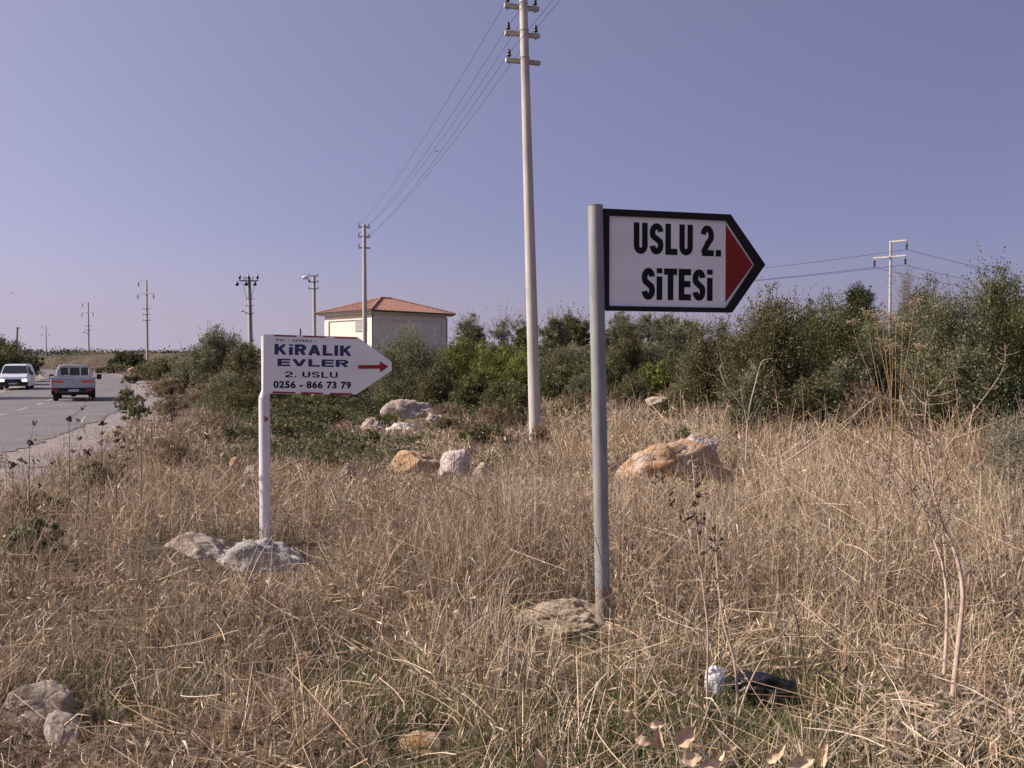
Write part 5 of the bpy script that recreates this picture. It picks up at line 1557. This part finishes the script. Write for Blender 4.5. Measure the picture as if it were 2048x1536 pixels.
# seed-headed weed left of it
Ye = 3.6
hd = []
a1 = S([(1418, 1480), (1414, 1380), (1416, 1270), (1408, 1190), (1400, 1110), (1392, 1030), (1388, 960), (1384, 910)], Ye, 0.3)
a2 = S([(1465, 1500), (1474, 1400), (1468, 1320), (1448, 1250), (1438, 1180), (1432, 1100), (1425, 1030)], Ye, 0.3)
a3 = S([(1405, 1150), (1380, 1080), (1345, 1010), (1315, 945)], Ye + 0.15, 0.1)
a4 = S([(1432, 1100), (1420, 1060), (1395, 1040), (1370, 1030)], Ye + 0.2, 0.1)
a5 = S([(1460, 1500), (1490, 1390), (1530, 1310), (1590, 1235)], Ye, 0.3)
st = [(a1, 0.0055, 0.002), (a2, 0.007, 0.003), (a3, 0.0034, 0.0014), (a4, 0.0028, 0.0012), (a5, 0.0055, 0.0025)]
for m_, n_ in ((a1, 26), (a3, 18), (a2, 22), (a4, 10)): st += twigs(m_, n_, 0.06, 0.5, heads=hd, hr=0.0065, r=0.0016)
stem_plant('seed_weed', 'dead weed with many small brown seed heads right of the grey post', 'dead plant', W(1440, 1490, Ye), st, M['dead_stem'], hd, M['dead_dark'])
b5 = S([(1620, 1440), (1612, 1360), (1602, 1290), (1590, 1230), (1576, 1180)], 3.9, 0.2)
stem_plant('dead_stalk', 'single dark brown bare stalk above the black bag', 'dead plant', W(1620, 1440, 3.9), [(b5, 0.005, 0.004)] + twigs(b5, 3, 0.05), M['dead_dark'])
b6 = S([(1228, 1270), (1222, 1210), (1205, 1130), (1185, 1060), (1160, 1010)], 4.7, 0.1)
stem_plant('dead_stalk', 'thin dark stalk bending across the lower part of the grey post', 'dead plant', W(1228, 1270, 4.7), [(b6, 0.004, 0.0012)] + twigs(b6, 6, 0.10), M['dead_dark'])

# yellow umbel stalks (giant fennel) in front of the right bushes
Yf = 12.0
st = []; hd = []
tops = [(1706, 652), (1733, 632), (1752, 640), (1766, 655), (1778, 640), (1792, 648), (1806, 660), (1828, 612), (1770, 690), (1785, 700), (1838, 700)]
for k, (tx, ty) in enumerate(tops):
    bx = 1790 + (tx - 1770) * 0.22 + rs.uniform(-9, 9)
    path = S([(bx, 900), (bx + (tx - bx) * .35 + rs.uniform(-3, 3), 900 - (900 - ty) * .45), (bx + (tx - bx) * .8, 900 - (900 - ty) * .8), (tx, ty)], Yf + rs.uniform(-.5, .5))
    st.append((path, 0.006, 0.003))
    top = Vector(path[-1])
    for j in range(16):
        a = rs.uniform(0, 6.28); q = top + Vector((math.cos(a) * rs.uniform(.03, .11), math.sin(a) * rs.uniform(.03, .11), rs.uniform(0.04, .10)))
        st.append(([top, q], 0.002, 0.0012))
        for i_ in range(3): hd.append((q + Vector((rs.gauss(0, .012), rs.gauss(0, .012), rs.gauss(0, .008))), 0.006))
    for j in range(4):
        kk = rs.randrange(len(path) // 3, len(path) - 1); p = Vector(path[kk])
        st.append(([p, p + Vector((rs.uniform(-.12, .12), rs.uniform(-.1, .1), rs.uniform(.03, .15)))], 0.002, 0.001))
stem_plant('fennel_clump', 'clump of tall yellow dry stalks with flat seed heads in front of the right bushes', 'dead plant', W(1790, 900, Yf), st, M['fennel'], hd, M['dead_stem'])

# pale forked dry thistle
Yg = 8.0
c1_ = S([(1492, 920), (1494, 860), (1500, 810), (1510, 770), (1516, 745)], Yg)
st = [(c1_, 0.007, 0.0045)]
for path in ([(1516, 745), (1508, 735), (1500, 718)], [(1516, 745), (1525, 722), (1545, 717)], [(1497, 830), (1475, 800), (1452, 772), (1430, 752)], [(1495, 850), (1485, 800), (1482, 770)], [(1452, 772), (1440, 740), (1445, 728)],
             [(1430, 752), (1405, 742), (1392, 728)], [(1494, 870), (1508, 830), (1524, 800), (1530, 770)]):
    st.append((S(path, Yg), 0.0045, 0.0025))
stem_plant('dead_thistle', 'pale forked dry thistle in front of the big dark bush', 'dead plant', W(1492, 920, Yg), st, M['pale_stem'])
d1 = S([(1562, 930), (1680, 850), (1752, 795)], 7.0, 0.6); d2 = S([(1640, 900), (1700, 842), (1735, 795)], 7.2, 0.2); d3 = S([(1700, 842), (1660, 815), (1620, 790)], 7.3)
stem_plant('dead_stalk', 'long pale stalk slanting up to the right towards the yellow stalks', 'dead plant', W(1562, 930, 7.0), [(d1, 0.006, 0.002), (d2, 0.003, 0.0015), (d3, 0.003, 0.0015)] + twigs(d1, 12, 0.12), M['pale_stem'])
d1 = S([(1890, 900), (1950, 820), (2005, 740), (2010, 690)], 8.0, 0.3)
stem_plant('dead_stalk', 'long thin stalk slanting up near the right edge in front of the olive bush', 'dead plant', W(1890, 900, 8.0), [(d1, 0.005, 0.0015)] + twigs(d1, 26, 0.14), M['dead_stem'])
d1 = S([(1905, 980), (1918, 880), (1912, 780), (1902, 700)], 8.4, 0.1); hd = []
stem_plant('dead_stalk', 'upright thin brown stalk in front of the low brown shrub at right', 'dead plant', W(1905, 980, 8.4), [(d1, 0.0045, 0.0015)] + twigs(d1, 14, 0.12, heads=hd), M['fennel'], hd, M['dead_dark'])

# dark umbel weeds over the road at left
for k, (px, pt, pb_, Y, lab) in enumerate([(138, 838, 1010, 6.5, 'dark dry umbel weed standing against the road, tallest at left'), (205, 846, 1000, 7.0, 'dry umbel weed against the road right of the tallest one'), (60, 885, 1030, 6.2, 'short dry umbel weed at the left road edge'),
                                           (232, 880, 1020, 6.8, 'dry umbel weed beside the bright green verge weeds'), (285, 800, 1000, 7.6, 'slender umbel weed with one dark head near the road verge'), (175, 905, 1040, 6.0, 'low umbel weed below the tallest umbel weed'),
                                           (345, 830, 1010, 7.8, 'slender dry umbel weed left of the white post'), (25, 930, 1060, 5.8, 'lowest umbel weed at the very left edge')]):
    st = []; hd = []
    main = S([(px + rs.uniform(-5, 5), pb_), (px + rs.uniform(-4, 4), (pt + pb_) / 2), (px, pt)], Y)
    st.append((main, 0.0034, 0.0018))
    for j in range(5):
        kk = rs.randrange(len(main) // 2, len(main)); p = Vector(main[kk])
        q = p + Vector((rs.uniform(-.16, .16), rs.uniform(-.1, .1), rs.uniform(0.02, .16)))
        st.append(([p, (p + q) / 2 + Vector((0, 0, -.01)), q], 0.0016, 0.001))
        for i_ in range(7):
            hd.append((q + Vector((rs.gauss(0, .011), rs.gauss(0, .011), rs.gauss(0, .008))), 0.0072))
    for i_ in range(12): hd.append((Vector(main[-1]) + Vector((rs.gauss(0, .012), rs.gauss(0, .012), rs.gauss(0, .012))), 0.0095))
    stem_plant('umbel_weed', lab, 'dead plant', W(px, pb_, Y), st, M['dead_dark'], hd, M['dead_dark'])

# broad dry leaves on a low twig at the bottom edge
def leaf_sheet(mb, c, d, n, L, Wd, curl):
    d = Vector(d).normalized(); n = Vector(n); s_ = d.cross(n).normalized(); n = s_.cross(d).normalized()
    rows = 12; vs = []; ph_ = rs.uniform(0, 6); fo = rs.uniform(0.3, 0.95); tw = rs.uniform(-.5, .5)
    for i in range(rows + 1):
        t = i / rows
        w = Wd * 0.5 * (math.sin(math.pi * t ** 0.8) ** 0.85) * (1 + 0.12 * math.sin(t * 17 + ph_)) + 0.0004
        cc = Vector(c) + d * L * t + n * (curl * L * math.sin(math.pi * t) * 0.4)
        for j in (-1, -0.5, 0, 0.5, 1):
            vs.append(cc + s_ * w * j * (1 - 0.3 * fo * abs(j)) + n * (abs(j) * w * fo + 0.10 * w * math.sin(t * 11 + ph_ + j * 2) + tw * w * j * t))
    fs_ = []
    for i in range(rows):
        for j in range(4):
            a = i * 5 + j; fs_.append((a, a + 1, a + 6, a + 5))
    b_ = len(vs)
    vs2 = [v - n * 0.0012 for v in vs]
    mb.add(vs + vs2, fs_ + [(b_ + q[3], b_ + q[2], b_ + q[1], b_ + q[0]) for q in fs_], True)
Yl = 2.75
lv = [(1268, 1437, 1.9, 34, 30), (1300, 1455, 0.3, 34, 26), (1270, 1478, -0.2, 40, 24), (1322, 1500, 1.7, 56, 34), (1352, 1490, 0.8, 60, 48), (1362, 1520, 0.2, 46, 36), (1445, 1500, 0.15, 36, 20), (1400, 1535, 0.3, 50, 34),
      (1535, 1525, 0.9, 44, 26), (1550, 1515, 1.1, 44, 24), (1575, 1534, 0.25, 62, 40), (1640, 1530, 1.45, 66, 36), (1085, 1535, 1.9, 44, 26), (1133, 1546, 0.6, 34, 24), (1435, 1520, 0.9, 26, 22), (1462, 1505, 2.6, 26, 16)]
root = empty('dry_leaf_twig', W(1380, 1560, Yl), 0, 'low twig of broad pale dry leaves at the bottom edge', 'dry leaves')
lb = Vector(root.location)
for k, (px, py, a, L_, W_) in enumerate(lv):
    mb = MB(); Yk_ = Yl + rs.uniform(-0.08, 0.08)
    leaf_sheet(mb, W(px, py, Yk_) - lb, (math.cos(a), rs.uniform(-.5, .3), math.sin(a)), (rs.uniform(-.6, .1), -1, rs.uniform(.2, .9)), 0.92 * L_ * Yk_ / F, 0.86 * W_ * Yk_ / F, rs.uniform(-.5, .6))
    mb.build('leaf', M['dry_leaf'], root)
mb = MB()
for pts in ([(1180, 1560), (1260, 1500), (1290, 1460)], [(1290, 1560), (1330, 1510), (1370, 1500)], [(1400, 1570), (1440, 1530), (1462, 1510)], [(1500, 1575), (1550, 1530), (1600, 1540)], [(1600, 1580), (1640, 1545), (1645, 1500)], [(1080, 1580), (1090, 1545), (1130, 1550)]):
    pp = [W(a, b_, Yl) - lb for a, b_ in pts]; mb.tube(smooth_pts(pp), 0.0016, 5)
mb.build('twigs', M['dead_stem'], root)

# ---------------------------------------------------------------- grass
rocks = np.array(ROCKS)
def keep(x, y, margin=0.8, roadm=5.1):
    dr_ = np.abs(x - roadx(y)); lim = roadm - 0.2 + 1.3 * (vnoise(y * 0.8, x * 0.1, 91) - 0.5)
    ok = (dr_ > lim) | ((dr_ > lim - 1.6) & (vnoise(x * 7, y * 7, 92) > 0.80))
    for (rx, ry, a, b) in rocks:
        if ry > 40: continue
        mg = max(margin, 1.08) if ry < 8 else margin
        ok &= ((x - rx) / (a * mg)) ** 2 + ((y - ry) / (b * mg)) ** 2 > 1
    return ok

def scatter(rng, bands, ang=0.66, angnear=0.8):
    xs, ys = [], []
    for (r0, r1_, dens) in bands:
        A = angnear if r1_ < 10 else ang
        n = int(dens * A * (r1_ ** 2 - r0 ** 2))
        r_ = np.sqrt(rng.uniform(r0 ** 2, r1_ ** 2, n)); a = rng.uniform(-A, A, n)
        xs.append(r_ * np.sin(a)); ys.append(r_ * np.cos(a))
    return np.concatenate(xs), np.concatenate(ys)

def scrubzone(x, y):
    """the green ground cover between the two signs"""
    px = 1024 + F * x / np.maximum(y, 0.5)
    z = sst(410, 520, px) * (1 - sst(860, 1010, px)) * sst(12.0, 15.0, y) * (1 - sst(34, 44, y))
    return z * np.clip((fbm(x * 0.8, y * 0.8, 55) - 0.36) * 5, 0, 1)

def rocklow(x, y):
    """short grass just in front of each rock, so the stone shows"""
    k = np.ones_like(x)
    for (rx, ry, a, b) in rocks:
        if ry > 30: continue
        dist = math.hypot(rx, ry); ux, uy = rx / dist, ry / dist
        al = (rx - x) * ux + (ry - y) * uy           # towards the camera is positive
        la = (rx - x) * uy - (ry - y) * ux
        reach = b + 0.35 + 0.10 * dist
        w = np.exp(-(la / (a * 1.05)) ** 4) * sst(-0.3, 0.0, al) * (1 - sst(reach * 0.6, reach, al))
        k = np.minimum(k, 1 - 0.72 * w)
    return k

def tallness(x, y):
    """how tall the dry grass stands: taller in the right-hand field and in some clumps"""
    t = 0.145 + 0.28 * np.clip(fbm(x * 0.8, y * 0.8, 41) - 0.15, 0, 1)
    t = t + 0.20 * sst(-0.8, 1.4, x - 0.02 * y) * sst(4.8, 6.4, y)
    t = t + 0.05 * sst(4.2, 5.4, y)
    t = t + 0.30 * np.exp(-((x + 0.15) / 0.85) ** 2 - ((y - 6.5) / 0.6) ** 2)
    t = t - 0.09 * (1 - sst(3.2, 4.6, y))
    t = t * (0.35 + 1.35 * fbm(x * 2.0, y * 2.0, 47, 3))
    t = t * (1 - 0.65 * scrubzone(x, y))
    t = t * (1 - 0.45 * sst(9, 13, y) * sst(2.5, -0.5, x))
    t = t + 0.22 * np.exp(-((x - 0.10) / 0.35) ** 2 - ((y - 6.75) / 0.22) ** 2)
    t = t * (1 - 0.85 * np.exp(-((x - 0.13) / 0.16) ** 2 - ((y - 6.15) / 0.28) ** 2))
    t = np.clip(t * rocklow(x, y), 0.035, 0.7)
    for (rx, ry, a, b) in rocks:
        if ry > 30: continue
        dist = math.hypot(rx, ry); ux, uy = rx / dist, ry / dist
        al = (rx - x) * ux + (ry - y) * uy; la = (rx - x) * uy - (ry - y) * ux
        m_ = (np.abs(la) < a * 1.1) & (al > -b * 0.5) & (al < 5)
        t = np.where(m_, np.minimum(t, (0.05 if ry > 9 else 0.022) + (1.4 if ry > 9 else 1.0) * np.maximum(al - b * 0.8, 0) / dist), t)
    return t

def ribbon(C, S, Wd, cols):
    """C (n,k,3) centres, S (n,3) side, Wd (n,k) half widths"""
    n, k, _ = C.shape
    A = C - S[:, None, :] * Wd[:, :, None]; B = C + S[:, None, :] * Wd[:, :, None]
    V = np.stack([A, B], 2).reshape(-1, 3)
    base = (np.arange(n) * k * 2)[:, None] + (np.arange(k - 1) * 2)[None, :]
    base = base.ravel()
    Fq = np.stack([base, base + 1, base + 3, base + 2], -1)
    return V, Fq, np.repeat(cols, k * 2, 0)

PAL = np.array([(0.55, 0.44, 0.28), (0.40, 0.30, 0.19), (0.70, 0.60, 0.44), (0.15, 0.105, 0.07), (0.50, 0.43, 0.36), (0.60, 0.51, 0.42), (0.30, 0.225, 0.165)])
PALG = np.array([(0.09, 0.13, 0.035), (0.12, 0.17, 0.05), (0.06, 0.09, 0.025), (0.19, 0.21, 0.09)])
def colours(rng, n, pal, p=None):
    c = pal[rng.choice(len(pal), n, p=p)]
    return c * rng.uniform(0.75, 1.2, (n, 1)) * rng.uniform(0.96, 1.04, (n, 3)) * np.array([1.01, 0.985, 0.96])

def blades(name, rng, x, y, H, lean, wid, cols, label, cat, k=4, z0=None, droop=0.5, ang=None):
    n = len(x)
    z = height(x, y) - 0.01 if z0 is None else z0
    t = np.linspace(0, 1, k)
    a = rng.uniform(0, 2 * math.pi, n) if ang is None else ang
    dirs = np.stack([np.cos(a), np.sin(a), np.zeros(n)], -1)
    C = np.zeros((n, k, 3))
    C[:, :, 0] = x[:, None]; C[:, :, 1] = y[:, None]
    hl = lean[:, None] * H[:, None] * (0.45 * t + 0.55 * t ** 2)[None, :]
    C += dirs[:, None, :] * hl[:, :, None]
    up = H[:, None] * (t[None, :] - droop * lean[:, None] * 0.5 * t[None, :] ** 2.5)
    C[:, :, 2] = z[:, None] + np.maximum(up, 0.0)
    s = rng.uniform(0, 2 * math.pi, n)
    Sd = np.stack([np.cos(s), np.sin(s), rng.uniform(-.3, .3, n)], -1)
    Wd = wid[:, None] * (1 - 0.8 * t ** 1.6)[None, :]
    V, Fq, c = ribbon(C, Sd, Wd, cols)
    return V, Fq, c

def join(parts):
    V = []; Fq = []; C = []; b = 0
    for v, f, c in parts:
        V.append(v); Fq.append(f + b); C.append(c); b += len(v)
    return np.concatenate(V), np.concatenate(Fq), np.concatenate(C)

rng = np.random.default_rng(2024)
# 1. body of the dry grass
x, y = scatter(rng, [(1.9, 3.2, 1300), (3.2, 5, 1500), (5, 9, 900), (9, 16, 420), (16, 30, 150), (30, 62, 34)])
# two thirds of the blades grow in tufts that spread outwards
nt_ = len(x) // 34
ti = rng.integers(0, len(x), nt_); tx_, ty_ = x[ti], y[ti]
# every blade of a tuft copies the place of a seed blade at about the same distance
order = np.argsort(np.hypot(tx_, ty_)); tx_, ty_ = tx_[order], ty_[order]; td = np.hypot(tx_, ty_)
tuf = rng.random(len(x)) < 0.66
dd = np.hypot(x[tuf], y[tuf])
j = np.clip(np.searchsorted(td, dd) + rng.integers(-25, 26, len(dd)), 0, len(td) - 1)
sg_ = 0.022 + 0.028 * rng.random(len(td))
ox, oy = rng.normal(0, 1, len(dd)) * sg_[j], rng.normal(0, 1, len(dd)) * sg_[j]
x[tuf] = tx_[j] + ox; y[tuf] = ty_[j] + oy
tang = rng.uniform(0, 2 * math.pi, len(x)); tang[tuf] = np.arctan2(oy, ox) + rng.normal(0, 0.6, len(dd))
tsc = np.ones(len(x)); tsc[tuf] = (0.45 + 1.15 * rng.random(len(td)) ** 1.2)[j]
tcol = np.ones(len(x)); tcol[tuf] = (0.55 + 0.80 * rng.random(len(td)))[j]
dm = fbm(x * 1.3, y * 1.3, 61)
ok = keep(x, y, 0.85) & (rng.random(len(x)) < np.clip(0.10 + 3.2 * (dm - 0.31), 0.07, 1) * (1 - 0.5 * scrubzone(x, y)))
x, y, tang, tsc, tcol = x[ok], y[ok], tang[ok], tsc[ok], tcol[ok]
n = len(x); d = np.hypot(x, y)
T = tallness(x, y)
H = np.minimum(T * np.minimum(rng.gamma(5, 0.2, n), 1.8) * 1.12 * tsc, 0.35 + T * 0.7)
wid = np.maximum(0.0014 + 0.0012 * rng.random(n), 0.00026 * d) * rng.uniform(0.7, 1.5, n)
lean = np.abs(rng.normal(0.50, 0.42, n))
pt = fbm(x * 0.45, y * 0.45, 71)
cols = colours(rng, n, PAL)
cols *= ((0.75 + 0.5 * pt) * tcol)[:, None]
P1_ = blades('g', rng, x, y, H, lean, wid, cols, '', '', ang=tang)
V, Fq, c = P1_
tag(mesh_np('dry_grass', V, Fq, M['grass'], None, c), 'tangled brown and straw coloured dry grass covering the field', 'grass', kind='stuff')

# 2. low thatch and green blades under it
x, y = scatter(rng, [(1.9, 5, 3000), (5, 8.5, 900), (8.5, 16, 130)])
gm = fbm(x * 0.9, y * 0.9, 81)
front = 1 - sst(4.2, 5.6, y) * (1 - 0.35 * sst(-1.5, -3.5, x))
ok = keep(x, y, 0.8) & (rng.random(len(x)) < np.clip((gm - 0.24) * 3.0, 0, 1) * (0.22 + 0.78 * front))
x, y = x[ok], y[ok]; n = len(x); d = np.hypot(x, y)
H = rng.uniform(0.05, 0.19, n) * (0.8 + 0.6 * fbm(x * 2, y * 2, 12))
wid = np.maximum(0.0014, 0.00026 * d) * rng.uniform(0.8, 1.5, n)
V, Fq, c = blades('gg', rng, x, y, H, np.abs(rng.normal(0.4, .3, n)), wid, colours(rng, n, PALG), '', '')
tag(mesh_np('green_grass', V, Fq, M['grass'], None, c), 'short fresh green grass growing under the dry stalks', 'grass', kind='stuff')

# 3. stiff tall stalks, upright, slanting and broken
x, y = scatter(rng, [(2.1, 4, 62), (4, 8, 80), (8, 16, 44), (16, 30, 12)])
ok = keep(x, y, 0.9, 5.3); x, y = x[ok], y[ok]; n = len(x); d = np.hypot(x, y)
T = tallness(x, y)
ok = rng.random(len(x)) < 1 - 0.7 * scrubzone(x, y)
x, y, d, T = x[ok], y[ok], d[ok], T[ok]; n = len(x)
k = 5; t = np.linspace(0, 1, k)
Ls = np.minimum((0.12 + T * 1.45) * rng.uniform(0.5, 1.3, n), 0.35 + 0.05 * d)
th = np.abs(rng.normal(0.0, 0.50, n)); th = np.where(rng.random(n) < 0.28, rng.uniform(0.8, 1.45, n), th)
a = rng.uniform(0, 2 * math.pi, n)
dv = np.stack([np.sin(th) * np.cos(a), np.sin(th) * np.sin(a), np.cos(th)], -1)
C = np.zeros((n, k, 3)); C[:, :, 0] = x[:, None]; C[:, :, 1] = y[:, None]; C[:, :, 2] = (height(x, y) + np.where(th > 0.8, rng.uniform(0.05, 0.8, n) * T, 0))[:, None]
C += dv[:, None, :] * (Ls[:, None] * t[None, :])[:, :, None]
bend = (rng.normal(0, 0.10, (n, 3)) * Ls[:, None])
C += bend[:, None, :] * (t ** 2)[None, :, None]
brk = rng.random(n) < 0.34
drop = rng.normal(0, 0.35, (n, 2)) * Ls[:, None]
C[brk, -1, 0:2] += drop[brk]; C[brk, -1, 2] -= 0.45 * Ls[brk]
wid = np.maximum(0.0013 + 0.0014 * rng.random(n), 0.00030 * d) * np.where(rng.random(n) < 0.18, 1.7, 1.0)
s = rng.uniform(0, 2 * math.pi, n)
# two crossed ribbons give each stalk a body
parts = []
ccol = colours(rng, n, np.array([(0.68, 0.55, 0.39), (0.52, 0.40, 0.27), (0.76, 0.65, 0.50), (0.32, 0.225, 0.15)]), p=[.38, .3, .14, .18])
for q in (0, 1):
    Sd = np.stack([np.cos(s + q * 1.57), np.sin(s + q * 1.57), np.zeros(n)], -1)
    fl = th > 0.8
    if q: Sd[fl] = np.array([0, 0, 1.0])
    Wd = wid[:, None] * (1 - 0.55 * t)[None, :]
    parts.append(ribbon(C, Sd, Wd, ccol))
# dry drooping leaves on the stalks
idx = rng.choice(n, int(n * 0.7)); m = len(idx)
p0_ = C[idx, 1] + (C[idx, 3] - C[idx, 1]) * rng.random((m, 1))
aa = rng.uniform(0, 2 * math.pi, m); L_ = rng.uniform(0.06, 0.20, m)
hd_ = np.stack([np.cos(aa), np.sin(aa), np.zeros(m)], -1)
CL = np.zeros((m, 4, 3)); tt4 = np.linspace(0, 1, 4)
for j in range(4):
    CL[:, j] = p0_ + hd_ * (L_ * tt4[j] * 0.75)[:, None]; CL[:, j, 2] += L_ * (0.55 * tt4[j] - 1.1 * tt4[j] ** 2)
Sd = np.stack([-np.sin(aa), np.cos(aa), rng.uniform(-.8, .8, m)], -1)
wl = np.maximum(0.0026, 0.00032 * d[idx]) * rng.uniform(.6, 1.4, m)
parts.append(ribbon(CL, Sd, wl[:, None] * np.array([0.5, 1, .8, .1])[None, :], colours(rng, m, PAL)))
V, Fq, c = join(parts)
tag(mesh_np('straw_stalks', V, Fq, M['grass'], None, c), 'pale stiff straw stalks standing and slanting out of the grass', 'grass', kind='stuff')

# 4. loose straw lying across the front
x, y = scatter(rng, [(2.1, 5.2, 55), (5.2, 9, 30)])
ok = keep(x, y, 0.7); x, y = x[ok], y[ok]; n = len(x)
a = rng.uniform(0, math.pi, n); sl = rng.normal(0, 0.22, n); Ls = rng.uniform(0.15, 0.65, n)
dv = np.stack([np.cos(a), np.sin(a), sl], -1)
zc = height(x, y) + rng.uniform(0.03, 0.22, n)
C0 = np.stack([x, y, zc], -1)
t5 = np.linspace(-.5, .5, 4)
C = C0[:, None, :] + dv[:, None, :] * (Ls[:, None] * t5[None, :])[:, :, None]
C += (rng.normal(0, .05, (n, 3)) * Ls[:, None])[:, None, :] * (t5 ** 2 * 4)[None, :, None]
wid = rng.uniform(0.0011, 0.0028, n)
cc = colours(rng, n, np.array([(0.68, 0.56, 0.41), (0.52, 0.40, 0.28), (0.36, 0.26, 0.17), (0.76, 0.66, 0.52)]), p=[.3, .35, .25, .1])
parts = []
for q in (0, 1):
    Sd = np.stack([-np.sin(a), np.cos(a), np.zeros(n)], -1) if q == 0 else np.tile(np.array([0, 0, 1.0]), (n, 1))
    parts.append(ribbon(C, Sd, np.repeat(wid[:, None], 4, 1), cc))
V, Fq, c = join(parts)
tag(mesh_np('loose_straw', V, Fq, M['grass'], None, c), 'loose straw lying criss-cross over the ground', 'straw', kind='stuff')

# 5. fine leafy litter that mats the ground in front
x, y = scatter(rng, [(1.9, 5, 900), (5, 9, 350)])
ok = keep(x, y, 0.9, 4.6); x, y = x[ok], y[ok]; n = len(x)
C = np.stack([x, y, height(x, y) + rng.uniform(0.0, 0.035, n)], -1)
Ax = rng.normal(size=(n, 3)); Ax[:, 2] *= 0.4
Lf = rng.uniform(0.012, 0.05, n)
V, Fc = leaf_quads(rng, C, Ax, Lf, Lf * rng.uniform(0.08, 0.4, n))
cc = colours(rng, n, np.array([(0.30, 0.21, 0.14), (0.20, 0.14, 0.09), (0.44, 0.34, 0.24), (0.13, 0.10, 0.07)]))
tag(mesh_np('ground_litter', V, Fc, M['grass'], None, np.repeat(cc, 4, 0)), 'dead leaf litter matting the ground between the stalks', 'litter', kind='stuff')

# 6. chaff and short broken leaf pieces hanging in the grass
x, y = scatter(rng, [(1.9, 4, 2000), (4, 7, 1600), (7, 12, 650), (12, 22, 170)])
ok = keep(x, y, 0.9); x, y = x[ok], y[ok]; n = len(x); d = np.hypot(x, y)
T = tallness(x, y)
C = np.stack([x, y, height(x, y) + rng.random(n) ** 1.3 * (T * 0.95 + 0.01)], -1)
Ax = rng.normal(size=(n, 3)); Ax[:, 2] *= 1.3
Lf = rng.uniform(0.02, 0.085, n) * np.maximum(1, d * 0.14)
V, Fc = leaf_quads(rng, C, Ax, Lf, np.maximum(Lf * rng.uniform(0.03, 0.15, n), 0.00036 * d))
cc = colours(rng, n, np.array([(0.60, 0.49, 0.34), (0.74, 0.64, 0.50), (0.42, 0.31, 0.19), (0.16, 0.115, 0.075), (0.085, 0.06, 0.04), (0.50, 0.38, 0.22)]), p=[.20, .16, .18, .18, .16, .12])
tag(mesh_np('grass_chaff', V, Fc, M['grass'], None, np.repeat(cc, 4, 0)), 'broken dry leaf pieces caught between the grass stems', 'chaff', kind='stuff')
